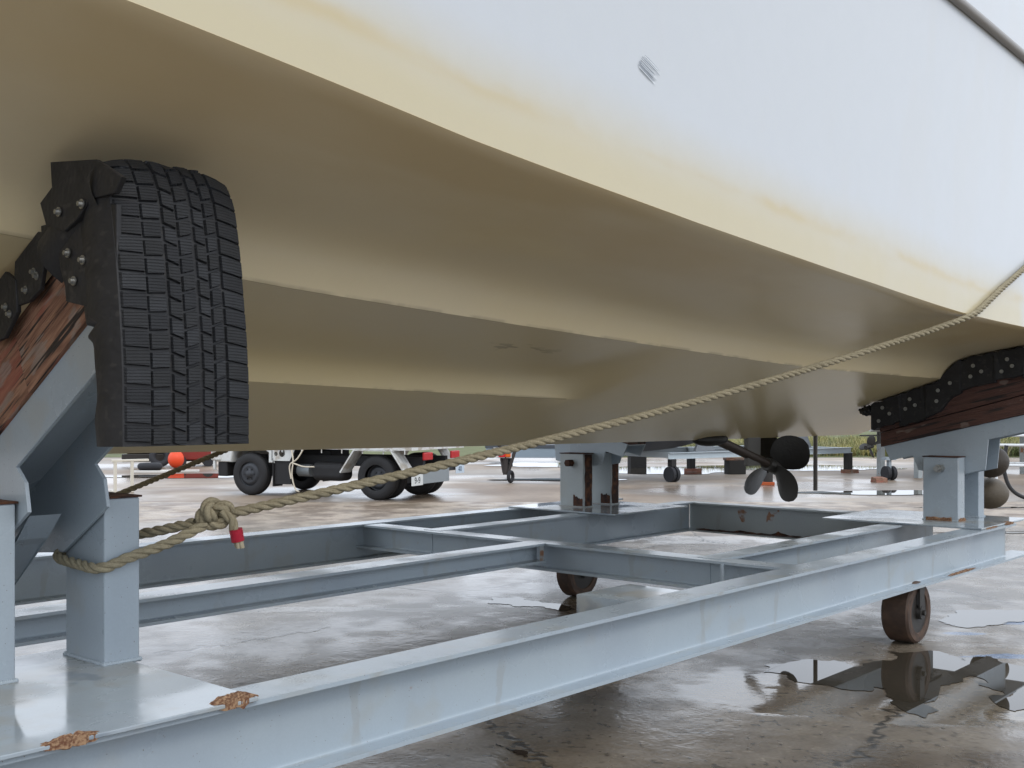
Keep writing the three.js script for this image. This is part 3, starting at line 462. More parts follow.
// near arm at the bow end: the big winter tyre
{
  const lo = line(-3.25, 1.233, 0.58), hi = line(-3.376, 1.313, 0.577), pad = (t) => hullY(1.62, t - KEEL_T) - 0.065;
  const [arm] = supportArm({ label: 'steep support arm in the left foreground, its timber end wrapped in a treaded tyre', l0: 1.49, l1: 1.745, tIn: -3.95, tOut: -2.6, lo, hi, pad: (t) => line(-2.6, 2.0, 0.53)(t), lug: [[-3.72, 0.962], [-3.62, 0.93], [-3.45, 0.945], [-3.175, 1.106], [-3.195, 1.19], [-3.25, 1.233]], wood: M.wood, strut: [[-3.42, 1.0], [-3.33, 1.08], [-3.86, 0.66], [-3.93, 0.71]].reverse() });
  const top = line(-2.6, 2.04, 0.53);
  const ts = tyreStrip(arm, [[-2.92, top(-2.92)], [-2.8, top(-2.8)], [-2.7, top(-2.7) - 0.004], [-2.63, top(-2.63) - 0.008], [-2.575, top(-2.575) - 0.03], [-2.525, 1.955], [-2.5, 1.86], [-2.475, 1.7], [-2.455, 1.5], [-2.452, 1.312]], 1.573, 0.36,
    { leftDepth: (f) => 0.12 + 0.10 * sstep(0.3, 0.5, f) - (f > 0.70 && f < 0.73 ? 0.06 : 0) + 0.02 * fbm(f * 20, 4, 3) - 0.045 * sstep(0.72, 0.76, f), from: 0.18 });
  // cut flaps of sidewall bolted to the timber
  const flap = (px, l, th, name = 'rubber_flap') => { const s = px.map(([u, v]) => onPlaneL(u, v, l)); const g = prism(s, l - th, l, 0.003); const p = g.attributes.position; for (let i = 0; i < p.count; i++) p.setX(i, p.getX(i) + 0.012 * (fbm(p.getY(i) * 9, p.getZ(i) * 9, 3) - 0.5)); g.computeVertexNormals(); return cpart(name, g, M.rubber, arm); };
  flap([[56, 163], [100, 160], [128, 178], [120, 194], [96, 200], [84, 220], [70, 232], [52, 226], [46, 204], [57, 188]].reverse(), 1.394, 0.016);
  flap([[62, 250], [80, 222], [100, 200], [122, 205], [122, 300], [112, 312], [72, 302], [70, 286], [64, 270]].reverse(), 1.408, 0.014);
  flap([[20, 262], [42, 232], [60, 236], [62, 262], [50, 264], [46, 290], [34, 302], [22, 306], [18, 285]].reverse(), 1.462, 0.014);
  flap([[-4, 290], [10, 272], [20, 280], [22, 312], [10, 338], [-6, 345]].reverse(), 1.458, 0.014);
  flap([[44, 226], [62, 222], [66, 250], [58, 268], [48, 264]].reverse(), 1.452, 0.012);
  const bp = (list, l, r) => bolts(list.map(([u, v]) => [...onPlaneL(u, v, l), r]), l, arm, arm);
  bp([[82, 204], [59, 212]], 1.374, 0.0085); bp([[68, 253], [83, 260], [74, 281]], 1.388, 0.0085); bp([[53, 248]], 1.438, 0.008); bp([[34, 272], [26, 290], [37, 276]], 1.446, 0.008); bp([[6, 307], [10, 314]], 1.442, 0.008);
}
// near arm at the stern end
function sternArm(label, side, l0) {
  const lo = line(-3.3, 1.055, 0.235), hi = line(-3.49, 1.125, 0.24), ln = l0 + 0.12, pad = (t) => hullY(ln, t - KEEL_T) - 0.11;
  const [arm, mir] = supportArm({ label, l0, l1: l0 + 0.255, tIn: -3.48, tOut: -2.12, lo, hi, pad, side, lug: [[-3.26, 1.064], [-3.22, 0.96], [-2.98, 0.92], [-2.74, 0.98], [-2.72, 1.191]], wood: M.woodRedBlack });
  // overlapping rubber strips nailed along the top edge
  let t = -3.56, i = 0; const heads = [];
  while (t < -2.2) {
    const w = rr(0.2, 0.27), a = t, b = Math.min(t + w, -2.1), d = rr(0.19, 0.24), n = 10, pts = [];
    for (let k = 0; k <= n; k++) { const x = mix(a, b, k / n); pts.push([x, hullY(ln, x - KEEL_T) - 0.012 + 0.008 * Math.sin(k * 1.3 + i)]); }
    for (let k = n; k >= 0; k--) { const x = mix(a, b, k / n); pts.push([x, hullY(ln, x - KEEL_T) - d - 0.028 * fbm(k * 0.9, i * 3.1, 3)]); }
    const q = side > 0 ? pts : pts.map(([x, y]) => [mir(x), y]).reverse(), x0 = l0 - 0.05 + 0.006 * (i % 2);
    const g = prism(q, x0, l0 + 0.3, 0.004), p = g.attributes.position; for (let k = 0; k < p.count; k++) p.setX(k, p.getX(k) + 0.02 * (fbm(p.getY(k) * 12, p.getZ(k) * 12, 3) - 0.5)); g.computeVertexNormals(); cpart('rubber_strip', g, M.rubber, arm);
    for (const [f, dy] of [[0.4, 0.075], [0.66, 0.125], [0.32, 0.145]]) { const x = mix(a, b, f) + rr(-0.015, 0.015); heads.push([mir(x), hullY(ln, x - KEEL_T) - dy + rr(-0.012, 0.012), 0.0095]); }
    t += w - 0.015; i++;
  }
  bolts(heads, l0 - 0.056, arm, arm);
  // torn rag of rubber at the inner end
  if (side > 0) { const g = new THREE.IcosahedronGeometry(1, 4), p = g.attributes.position; for (let k = 0; k < p.count; k++) { const v = new THREE.Vector3().fromBufferAttribute(p, k), f = 0.6 + 0.9 * fbm(v.x * 3 + 5, v.y * 3 + v.z * 4, 4); p.setXYZ(k, v.x * f * 0.06, v.y * f * 0.035, v.z * f * 0.06); } g.computeVertexNormals(); g.translate(l0, 1.395, -3.6); cpart('torn_rubber', metreUV(g), M.rubber, arm); }
}
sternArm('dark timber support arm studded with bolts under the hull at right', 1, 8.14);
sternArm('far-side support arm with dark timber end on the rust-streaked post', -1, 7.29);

// ------------------------------------------------------------------ ropes (three laid strands)
function laid(points, R, pitch, closed = false, seg = 0.0125) {
  const c = new THREE.CatmullRomCurve3(points.map((p) => new THREE.Vector3(...p)), closed, 'centripetal'), len = c.getLength(), n = Math.ceil(len / seg), out = [];
  const fr = c.computeFrenetFrames(n, closed);
  for (let k = 0; k < 3; k++) {
    const pts = []; for (let i = 0; i <= n; i++) { const sl = i / n * len, a = (sl + 0.06 * fbm(sl * 2.3, 5, 3)) / pitch * Math.PI * 2 + k * Math.PI * 2 / 3 + 0.35 * (vn(sl * 9, k * 7 + 2) - 0.5), p = c.getPointAt(i / n); pts.push(p.addScaledVector(fr.normals[i], Math.cos(a) * R * 0.5).addScaledVector(fr.binormals[i], Math.sin(a) * R * 0.5)); }
    const cc = new THREE.CatmullRomCurve3(pts); out.push(new THREE.TubeGeometry(cc, n, R * 0.54, 7).toNonIndexed());
  }
  return out;
}
const ropeTex = (a, b) => tex(256, 256, (u, v) => { const n = fbm(u * 40, v * 6, 4), m = fbm(u * 8, v * 30 + 3, 3); return mix3(a, b, clamp(0.7 * n + 0.5 * m - 0.1)); }, { rx: 60, ry: 1 });
M.rope = std({ map: ropeTex([0.2, 0.17, 0.105], [0.46, 0.4, 0.27]), roughness: 0.9, bumpMap: fineBump, bumpScale: 0.004 });
M.ropePale = std({ map: ropeTex([0.24, 0.2, 0.13], [0.5, 0.44, 0.32]), roughness: 0.9 });
M.ropeDark = std({ map: ropeTex([0.09, 0.075, 0.045], [0.3, 0.25, 0.15]), roughness: 0.9 });
{
  const r = cradleThing('mooring_rope', 'thick tan rope knotted round the left post and drawn up over the hull side', 'rope', [1.81, 0.63, -3.35]);
  const K = [2.095, 1.05, -3.15], C = [6.23, 1.9, -2.195], R = 0.0175;
  const line1 = []; for (let i = 0; i <= 14; i++) { const f = i / 14; line1.push([mix(K[0], C[0], f), mix(K[1], C[1], f) - 0.05 * Math.sin(Math.PI * f), mix(K[2], C[2], f)]); }
  line1[14] = [6.21, chineY(6.21) - 0.008, sideT(6.21, chineY(6.21)) + 0.008];
  for (const [l, y] of [[6.30, 1.935], [6.7, 2.1], [7.2, 2.3], [8.2, 2.72], [9.2, 3.12], [9.9, 3.36], [10.3, 3.6], [10.4, 3.79]]) line1.push([l, y, KEEL_T + sideO(l, clamp((y - chineY(l)) / (railY(l) - chineY(l)))) + (y > 3.3 ? 0.06 : 0.018)]);
  cpart('rope_line', laid(line1, R, 0.13), M.rope, r);
  // turn round the post
  cpart('post_turn', laid([[2.06, 1.03, -3.145], [1.96, 0.985, -3.17], [1.885, 0.957, -3.195], [1.82, 0.94, -3.204], [1.757, 0.92, -3.207], [1.733, 0.915, -3.225], [1.727, 0.918, -3.34], [1.728, 0.93, -3.47], [1.745, 0.94, -3.492], [1.81, 0.955, -3.494], [1.875, 0.97, -3.49], [1.91, 0.98, -3.44], [1.97, 1.0, -3.32], [2.05, 1.035, -3.185]], R, 0.12), M.rope, r);
  // the knot: a tight overhand bundle
  const kp = []; for (let i = 0; i < 44; i++) { const a = i / 44 * Math.PI * 2; kp.push([K[0] + 0.004 + (0.031 + 0.012 * Math.cos(3 * a)) * Math.cos(2 * a) * 1.2, K[1] + 0.012 + (0.026 + 0.010 * Math.cos(3 * a)) * Math.sin(2 * a), K[2] + 0.02 * Math.sin(3 * a)]); }
  cpart('knot', laid(kp, R * 1.2, 0.13, true, 0.009), M.rope, r);
  cpart('loose_end', laid([[2.10, 1.07, -3.12], [2.125, 1.045, -3.10], [2.135, 1.01, -3.097], [2.142, 0.99, -3.096], [2.146, 0.97, -3.095]], R * 0.9, 0.12, false, 0.006), M.rope, r);
  const tp = cyl(0.021, 0.0215, [2.148, 0.972, -3.095], [2.140, 1.012, -3.096], 20); cpart('red_tape', tp, std({ color: 0xc4213c, roughness: 0.45, bumpMap: fineBump, bumpScale: 0.006 }), r);
  const fr = []; for (let i = 0; i < 24; i++) { const a = rnd() * 6.28, q = rnd() * 0.012; fr.push(cyl(0.007, 0.006, [2.149 + Math.cos(a) * q * 1.1, 0.978, -3.095 + Math.sin(a) * q * 1.1], [2.154 + Math.cos(a) * q * 1.3, 0.947 + rnd() * 0.008, -3.094 + Math.sin(a) * q * 1.4], 6)); }
  cpart('frayed_end', fr, M.ropePale, r);
  const r2 = cradleThing('mooring_rope', 'thin dark rope slanting up behind the left post towards the far side of the hull', 'rope', [1.81, 0.63, -5.24]);
  const a = [1.89, 0.64, -5.24], b = [6.8, 1.89, -6.53], pts = []; for (let i = 0; i <= 10; i++) pts.push([0, 1, 2].map((k) => mix(a[k], b[k], i / 10)));
  cpart('rope_line', laid(pts, 0.016, 0.13), M.ropeDark, r2);
}

// ------------------------------------------------------------------ the truck behind
{
  const g0 = new THREE.Vector3(-1.76, 0, -18.1), t = thing('flatbed_truck', 'small white flatbed truck parked behind the cradle, seen under the hull', 'truck', g0, 155 * Math.PI / 180);
  const black = std({ color: 0x1b1b1d, roughness: 0.7, bumpMap: fineBump, bumpScale: 0.003 }), white = std({ map: tex(512, 512, (u, v) => { const a = fbm(u * 10, v * 10, 5, 10), b = fbm(u * 60, v * 5, 3, 5); return mix3(mix3([0.6, 0.61, 0.6], [0.38, 0.35, 0.3], sstep(0.45, 0.75, a)), [0.25, 0.22, 0.18], 0.5 * sstep(0.6, 0.75, b)); }, { rx: 0.8, ry: 0.8 }), roughness: 0.45 }), frame = std({ color: 0x26272a, roughness: 0.6 }), rim = std({ color: 0x3a3c40, roughness: 0.5, metalness: 0.4 }), grey = std({ color: 0x8d9498, roughness: 0.4, metalness: 0.3, bumpMap: fineBump, bumpScale: 0.004 });
  const glass = new THREE.MeshPhysicalMaterial({ color: 0x20262a, roughness: 0.05 });
  const wheel = (x, z, out, dual) => {
    const R = 0.35, w = dual ? 0.19 : 0.2, mk = (zc) => { const pr = [[0.2, -w / 2 + 0.01], [0.24, -w / 2], [0.31, -w / 2 + 0.005], [R - 0.008, -w / 2 + 0.03], [R, -w / 2 + 0.05], [R - 0.008, -0.035], [R - 0.008, -0.025], [R, -0.02], [R, 0.02], [R - 0.008, 0.025], [R - 0.008, 0.035], [R, w / 2 - 0.05], [R - 0.008, w / 2 - 0.03], [0.31, w / 2 - 0.005], [0.24, w / 2], [0.2, w / 2 - 0.01]].map(([a, b]) => new THREE.Vector2(a, b)); const q = toCreasedNormals(new THREE.LatheGeometry(pr, 48).toNonIndexed(), 0.6); q.rotateX(Math.PI / 2); q.translate(x, R, zc); return q; };
    const m = part('wheel', dual ? [mk(z), mk(z - out * 0.24)] : mk(z), black, t), f = z + out * w / 2;
    const dish = dual ? -0.07 : 0.0, pr2 = [[0.0, 0.045], [0.05, 0.045], [0.06, 0.01], [0.11, 0.0], [0.13, 0.015], [0.17, 0.0], [0.2, -0.04], [0.205, 0.0]].map(([a, b]) => new THREE.Vector2(a, b + dish)); const rg = new THREE.LatheGeometry(pr2, 32); rg.rotateX(Math.PI / 2); if (out < 0) rg.rotateY(Math.PI); rg.translate(x, R, f - out * 0.02); part('rim', rg, rim, m);
    const nuts = []; for (let i = 0; i < 6; i++) { const a = i / 6 * 6.283; nuts.push(cyl(0.012, 0.012, [x + Math.cos(a) * 0.09, R + Math.sin(a) * 0.09, f - out * 0.03 + out * dish], [x + Math.cos(a) * 0.09, R + Math.sin(a) * 0.09, f + out * 0.005 + out * dish], 6)); } part('wheel_nuts', nuts, rim, m);
  };
  wheel(2.44, -0.72, -1, false); wheel(2.44, 0.72, 1, false); wheel(0, -0.74, -1, true); wheel(0, 0.74, 1, true);
  part('axle', [cyl(0.05, 0.05, [0, 0.35, -0.6], [0, 0.35, 0.6]), cyl(0.13, 0.13, [-0.12, 0.35, 0], [0.12, 0.35, 0]), cyl(0.04, 0.04, [2.44, 0.33, -0.6], [2.44, 0.33, 0.6])], frame, t);
  part('chassis', [box(-0.6, 2.9, 0.5, 0.66, -0.4, -0.33), box(-0.6, 2.9, 0.5, 0.66, 0.33, 0.4), box(0.5, 0.6, 0.52, 0.62, -0.33, 0.33), box(1.5, 1.6, 0.52, 0.62, -0.33, 0.33), box(1.2, 2.1, 0.38, 0.75, -0.28, 0.28, 0.03)], frame, t);
  part('bed', [box(-0.66, 1.85, 0.78, 0.83, -0.86, 0.86), box(-0.66, 1.85, 0.83, 1.2, -0.86, -0.82), box(-0.66, 1.85, 0.83, 1.2, 0.82, 0.86), box(-0.66, -0.62, 0.83, 1.2, -0.82, 0.82), box(1.81, 1.85, 0.83, 1.75, -0.82, 0.82)], white, t);
  for (let i = 0; i < 7; i++) part('bed_hook', box(-0.55 + i * 0.38, -0.535 + i * 0.38, 0.72, 0.79, -0.872, -0.862), white, t);
  const cabS = new THREE.Shape([[1.95, 0.56], [2.02, 0.56], [2.02, 0.72], [2.1, 0.76], [2.78, 0.76], [2.82, 0.56], [3.12, 0.56], [3.14, 0.66], [3.14, 1.2], [2.98, 1.95], [2.85, 2.02], [1.95, 2.02]].map(([a, b]) => new THREE.Vector2(a, b)));
  const cg = new THREE.ExtrudeGeometry(cabS, { depth: 1.6, bevelEnabled: true, bevelSize: 0.02, bevelThickness: 0.03, bevelSegments: 2 }); cg.translate(0, 0, -0.8); part('cab', metreUV(cg), white, t);
  part('window', box(2.1, 2.75, 1.3, 1.82, -0.838, -0.83), glass, t); part('window', box(2.1, 2.75, 1.3, 1.82, 0.83, 0.838), glass, t);
  const ws = box(-0.006, 0.006, 0, 0.62, -0.7, 0.7); ws.rotateZ(0.21); ws.translate(3.155, 1.25, 0); part('windscreen', ws, glass, t);
  part('bumper', [box(3.0, 3.2, 0.56, 0.74, -0.86, 0.86, 0.03)], white, t); part('valance', box(2.9, 3.1, 0.3, 0.56, -0.8, 0.8, 0.03), black, t); part('tow_hook', box(3.12, 3.16, 0.4, 0.66, -0.84, -0.8), white, t);
  const hole = new THREE.Shape([[1.62, 0.58], [1.98, 0.58], [1.98, 0.8], [1.5, 0.8]].map(([a, b]) => new THREE.Vector2(a, b))); for (const [x, y, r] of [[1.77, 0.7, 0.06], [1.89, 0.69, 0.035]]) { const p = new THREE.Path(); p.absarc(x, y, r, 0, 6.2832, true); hole.holes.push(p); }
  const hp = new THREE.ExtrudeGeometry(hole, { depth: 0.01, bevelEnabled: false }); hp.translate(0, 0, -0.83); part('side_panel', metreUV(hp), white, t);
  part('mudflap', box(1.94, 1.955, 0.16, 0.62, -0.83, -0.58), black, t); part('mudflap', box(1.94, 1.955, 0.16, 0.62, 0.58, 0.83), black, t);
  part('side_skirt', box(1.62, 1.93, 0.2, 0.575, -0.80, -0.785), black, t);
  part('fuel_tank', (() => { const g = new RoundedBoxGeometry(0.62, 0.3, 0.34, 4, 0.1); g.translate(0.95, 0.42, -0.6); return g; })(), black, t);
  part('air_tank', cyl(0.1, 0.1, [1.38, 0.42, -0.55], [1.62, 0.42, -0.55]), grey, t);
  for (const z of [-0.74, 0.74]) { const f1 = box(-0.012, 0.012, 0, 0.46, z - 0.15, z + 0.15), f2 = box(-0.012, 0.012, 0, 0.46, z - 0.15, z + 0.15); f1.rotateZ(-0.62); f1.translate(-0.56, 0.42, 0); f2.rotateZ(0.62); f2.translate(0.62, 0.42, 0); part('rear_fender', [f1, f2, box(-0.36, 0.36, 0.765, 0.775, z - 0.15, z + 0.15)], white, t); }
  part('rear_bumper', [box(-0.66, -0.6, 0.42, 0.52, -0.82, 0.82)], frame, t); part('rear_guard', box(-0.685, -0.662, 0.26, 0.55, -0.55, 0.3), grey, t);
  const sign = (txt, w, h, bg, fg, name) => { const c = document.createElement('canvas'); c.width = 256; c.height = 128; const x = c.getContext('2d'); x.fillStyle = bg; x.fillRect(0, 0, 256, 128); x.fillStyle = fg; x.font = 'bold 96px sans-serif'; x.textAlign = 'center'; x.textBaseline = 'middle'; x.fillText(txt, 128, 68); const ct = new THREE.CanvasTexture(c); ct.colorSpace = THREE.SRGBColorSpace; const g = new THREE.BoxGeometry(w, h, 0.008); g.rotateY(-Math.PI / 2); const m = part(name, g, [0, 0, 0, 0, 1, 0].map((k) => k ? std({ map: ct, roughness: 0.5 }) : M.white), t); return m; };
  sign('9-9', 0.34, 0.17, '#c9cccb', '#26282c', 'number_board').position.set(-0.69, 0.33, -0.74);
  sign('40', 0.3, 0.15, '#b9c6d2', '#2b4560', 'licence_plate').position.set(-0.69, 0.44, 0.66);
  for (const z of [-0.4, 0.5]) { part('tail_lamp', box(-0.7, -0.66, 0.62, 0.74, z - 0.14, z + 0.14, 0.015), std({ color: 0xb01d20, roughness: 0.25 }), t); }
  // loose cords dangling from the bed
  const cord = (pts) => new THREE.TubeGeometry(new THREE.CatmullRomCurve3(pts.map((p) => new THREE.Vector3(...p))), 40, 0.012, 6);
  part('dangling_cord', [cord([[1.55, 0.8, -0.88], [1.5, 0.6, -0.9], [1.52, 0.35, -0.9], [1.44, 0.12, -0.9], [1.38, 0.1, -0.9]]), cord([[1.3, 0.8, -0.88], [1.42, 0.62, -0.9], [1.56, 0.52, -0.9], [1.54, 0.3, -0.9]]), cord([[1.5, 0.55, -0.9], [1.3, 0.5, -0.9], [1.1, 0.5, -0.89]])], std({ color: 0xcfc6b4, roughness: 0.9 }), t);
}

// ------------------------------------------------------------------ things further back
const at = (u, v) => { const [x, z] = onGround(u, v); return new THREE.Vector3(x, 0, z); };
const matte = (c, r = 0.7) => std({ color: c, roughness: r, bumpMap: fineBump, bumpScale: 0.003 });
{
  // white trestle at left
  const cream = matte(0xd3cdbf, 0.5), a = thing('trestle', 'cream-white trestle frame standing behind the left post', 'trestle', at(122, 492), 0.6);
  for (const [x, z] of [[-0.14, 0.1], [0.14, 0.1]]) part('leg', box(x - 0.025, x + 0.025, 0, 0.52, z - 0.025, z + 0.025, 0.006), cream, a);
  for (const x of [-0.14, 0.14]) part('foot', box(x - 0.022, x + 0.022, 0, 0.035, -0.14, 0.07, 0.006), cream, a);
  part('top_rail', box(-0.2, 0.42, 0.52, 0.56, 0.07, 0.13, 0.006), cream, a);
  // orange buoy and red machine with planks
  const b = thing('buoy', 'bright orange round buoy beside the dark red machine at left', 'buoy', at(176, 468)); { const g = new THREE.SphereGeometry(0.19, 32, 20); g.scale(1, 1.12, 1); g.translate(0, 0.2125, 0); part('float', g, matte(0xe0481e, 0.5), b); part('eye', (() => { const q = new THREE.TorusGeometry(0.05, 0.022, 10, 20); q.translate(0, 0.46, 0); return q; })(), matte(0x2a3a66), b); }
  const r = thing('red_machine', 'low dark red machine with a tank and small wheels, left of the truck', 'machine', at(193, 466), 0.3); const red = matte(0x7c2016, 0.55);
  part('body', box(-0.5, 0.6, 0.16, 0.72, -0.35, 0.35, 0.04), red, r); part('skid', box(-1.7, 0.7, 0.1, 0.3, -0.6, -0.38, 0.02), M.darkIron, r); part('cover', box(-1.6, -0.6, 0.3, 1.1, -0.9, -0.4, 0.06), matte(0x2c2b2c, 0.6), r); part('tank', cyl(0.2, 0.2, [-0.45, 0.92, 0], [0.45, 0.92, 0], 28), matte(0xc23a1e, 0.5), r); for (const x of [-0.3, 0.35]) for (const z of [-0.37, 0.37]) part('wheel', cyl(0.14, 0.14, [x, 0.14, z - 0.04], [x, 0.14, z + 0.04], 24), M.tyre, r); part('engine_block', box(-0.2, 0.25, 0.72, 0.8, -0.2, 0.2, 0.02), M.darkIron, r);
  for (const [u, v, w, n] of [[150, 470, 0.5, 'dark worn tyre lying by the red machine'], [160, 467, 0.45, 'second dark worn tyre leaning nearer the orange buoy']]) { const q = thing('old_tyre', n, 'tyre', at(u, v), 0.4); const g = new THREE.TorusGeometry(w * 0.4, w * 0.17, 14, 32); if (n[0] === 'd') { g.rotateX(Math.PI / 2); g.translate(0, w * 0.17, 0); } else { g.rotateX(-0.35); g.translate(0, w * 0.57 - 0.012, 0); } part('tyre_body', g, M.tyre, q); }
  for (const [u, v, ry, n] of [[180, 472, 0.08, 'pale plank lying in front of the orange buoy'], [150, 473, -0.05, 'pale plank lying in front of the worn tyres']]) { const q = thing('plank', n, 'plank', at(u, v), ry); part('board', box(-0.42, 0.42, 0.002, 0.05, -0.08, 0.08, 0.008), matte(0xc9c6c0, 0.5), q); }
  // lamp leg of a small trailer
  const k = thing('trailer_leg', 'dark trailer leg with a red and orange lamp and small wheel, right of the truck', 'trailer leg', at(507, 483)); { k.position.y = 0;
    part('leg_tube', [cyl(0.03, 0.03, [-0.06, 0.2, 0], [-0.16, 0.78, -0.05]), cyl(0.035, 0.03, [0.02, 0.2, 0], [0.24, 0.9, -0.05]), cyl(0.05, 0.05, [-0.03, 0.16, 0], [-0.03, 0.5, 0])], matte(0x35302e), k);
    const w = new THREE.TorusGeometry(0.09, 0.035, 12, 28); w.rotateY(1.1); w.translate(0.07, 0.125, 0.02); part('wheel', w, M.tyre, k); part('crossbar', box(-0.3, 0.35, 0.72, 0.79, -0.08, -0.02), matte(0xcfd2d2, 0.5), k);
    part('lamp_red', box(-0.16, -0.03, 0.5, 0.66, 0.05, 0.1, 0.012), matte(0xd2202c, 0.3), k); part('lamp_orange', box(-0.028, 0.07, 0.5, 0.66, 0.05, 0.1, 0.012), matte(0xd9661c, 0.3), k); part('lamp_back', box(-0.26, 0.09, 0.48, 0.68, 0.02, 0.048), matte(0xd8dada, 0.4), k); }
  // pale trailer beyond
  const f = thing('flat_trailer', 'long low blue-grey flat trailer beyond the far post', 'trailer', at(545, 463), -0.06); const pale = matte(0x8d9ba6, 0.45);
  part('bed', [box(-1.5, 1.6, 0.17, 0.42, -0.8, 0.8, 0.01)], pale, f); part('edge_strip', box(-1.52, 1.62, 0.422, 0.5, -0.82, 0.82), matte(0x4a4f55), f); for (const x of [-1, 0.9]) for (const z of [-0.6, 0.6]) part('wheel', cyl(0.11, 0.11, [x, 0.11, z - 0.05], [x, 0.11, z + 0.05], 28), M.tyre, f);
}
{
  // a second boat on its own trolley
  const A = at(672, 482), B = at(848, 473), dir = B.clone().sub(A), len = dir.length(), ang = Math.atan2(-dir.z, dir.x), pale = matte(0xa9b3b8, 0.45);
  const t = thing('boat_trolley', 'pale grey trolley with dark wheels under the second boat, seen beneath the hull', 'trolley', A, ang);
  for (const z of [0, -2.3]) part('side_beam', beamLocal(-0.1, len + 0.1, z, 0.57, 0.125, 0.1), pale, t);
  for (const x of [0.1, len / 2, len - 0.1]) part('cross_beam', box(x - 0.05, x + 0.05, 0.46, 0.568, -2.25, -0.05), pale, t);
  function beamLocal(x0, x1, z, top, h, w) { const g = new THREE.ExtrudeGeometry(iShape(h, w, 0.012, 0.01, 0.006), { depth: x1 - x0, bevelEnabled: false, curveSegments: 3 }); g.rotateY(Math.PI / 2); g.translate(x0, top, z); return metreUV(g); }
  const dk = matte(0x242322, 0.8);
  for (const [x, z] of [[0, 0], [0, -2.3]]) { const w = part('caster', [cyl(0.15, 0.15, [x - 0.09, 0.15, z], [x - 0.02, 0.15, z], 26), cyl(0.15, 0.15, [x + 0.02, 0.15, z], [x + 0.09, 0.15, z], 26)], M.tyre, t); part('fork', box(x - 0.06, x + 0.06, 0.3, 0.446, z - 0.06, z + 0.06), dk, w); }
  for (const [x, z] of [[len, 0], [len, -2.3], [len * 0.52, -2.3]]) { const w = part('leg', box(x - 0.075, x + 0.075, 0.08, 0.446, z - 0.07, z + 0.07, 0.01), dk, t); part('foot', box(x - 0.1, x + 0.22, 0.0, 0.08, z - 0.12, z + 0.12), M.woodDark, w); }
  for (const x of [1.2, 4.2]) { const s = new THREE.Shape([[-0.28, 0], [0.28, 0], [0.06, 0.42], [-0.06, 0.42]].map(([a, b]) => new THREE.Vector2(a, b))); const g = new THREE.ExtrudeGeometry(s, { depth: 0.06, bevelEnabled: false }); g.translate(x, 0.572, -0.35); part('prop_plate', metreUV(g), matte(0x7a7f84), t); }
  // its boat
  const c2 = thing('second_boat', 'second boat on the grey trolley behind, mostly hidden by the near hull', 'boat', A.clone().add(new THREE.Vector3(Math.cos(ang) * 1.0 - Math.sin(ang) * 1.15, 0, -Math.sin(ang) * 1.0 - Math.cos(ang) * 1.15)), ang);
  const n = 30, P = [], row = (i) => { const f = i / n, x = -2.4 + 5.2 * f, b = 1.25 * Math.pow(clamp(1.06 - f, 0, 1), 0.42) , k = 0.54 + 1.2 * Math.pow(f, 4); return [[0, k], [b * 0.5, k + 0.17 + 0.1 * f], [b * 0.97, k + 0.38], [b, k + 0.42], [b * 1.08, 1.9 + 0.35 * f]].map(([z, y]) => [x, Math.min(y, 1.9 + 0.35 * f), z]); };
  for (const s of [1, -1]) for (let i = 0; i < n; i++) { const a = row(i), b = row(i + 1); for (let j = 0; j < 4; j++) { const q = [a[j], b[j], b[j + 1], a[j + 1]]; for (const k of s > 0 ? [0, 1, 2, 0, 2, 3] : [0, 2, 1, 0, 3, 2]) P.push(q[k][0], q[k][1], s * q[k][2]); } }
  { const a = row(0); for (let j = 0; j < 4; j++) P.push(a[j][0], a[j][1], a[j][2], a[j + 1][0], a[j + 1][1], a[j + 1][2], a[j][0], a[j][1], -a[j][2], a[j + 1][0], a[j + 1][1], a[j + 1][2], a[j + 1][0], a[j + 1][1], -a[j + 1][2], a[j][0], a[j][1], -a[j][2]); }
  for (let i = 0; i < n; i++) { const a = row(i)[4], b = row(i + 1)[4]; P.push(a[0], a[1], a[2], b[0], b[1], b[2], b[0], b[1], -b[2], a[0], a[1], a[2], b[0], b[1], -b[2], a[0], a[1], -a[2]); }
  let g = new THREE.BufferGeometry(); g.setAttribute('position', new THREE.Float32BufferAttribute(P, 3)); g = toCreasedNormals(g, 0.5); part('hull', metreUV(g), std({ color: 0x3b4552, roughness: 0.5, side: THREE.DoubleSide }), c2);
  part('stern_drive', [box(-2.65, -2.38, 0.7, 1.25, -0.12, 0.12, 0.05), cyl(0.1, 0.07, [-2.7, 0.66, 0], [-2.1, 0.66, 0], 18), box(-2.62, -2.42, 0.4, 0.75, -0.03, 0.03, 0.02)], matte(0x4a4f58, 0.4), c2);
  const ring = new THREE.TorusGeometry(0.1, 0.018, 8, 24, 3); ring.translate(-2.3, 0.6, 0.2); part('white_hose', ring, matte(0xe2e4e3, 0.4), c2);
}
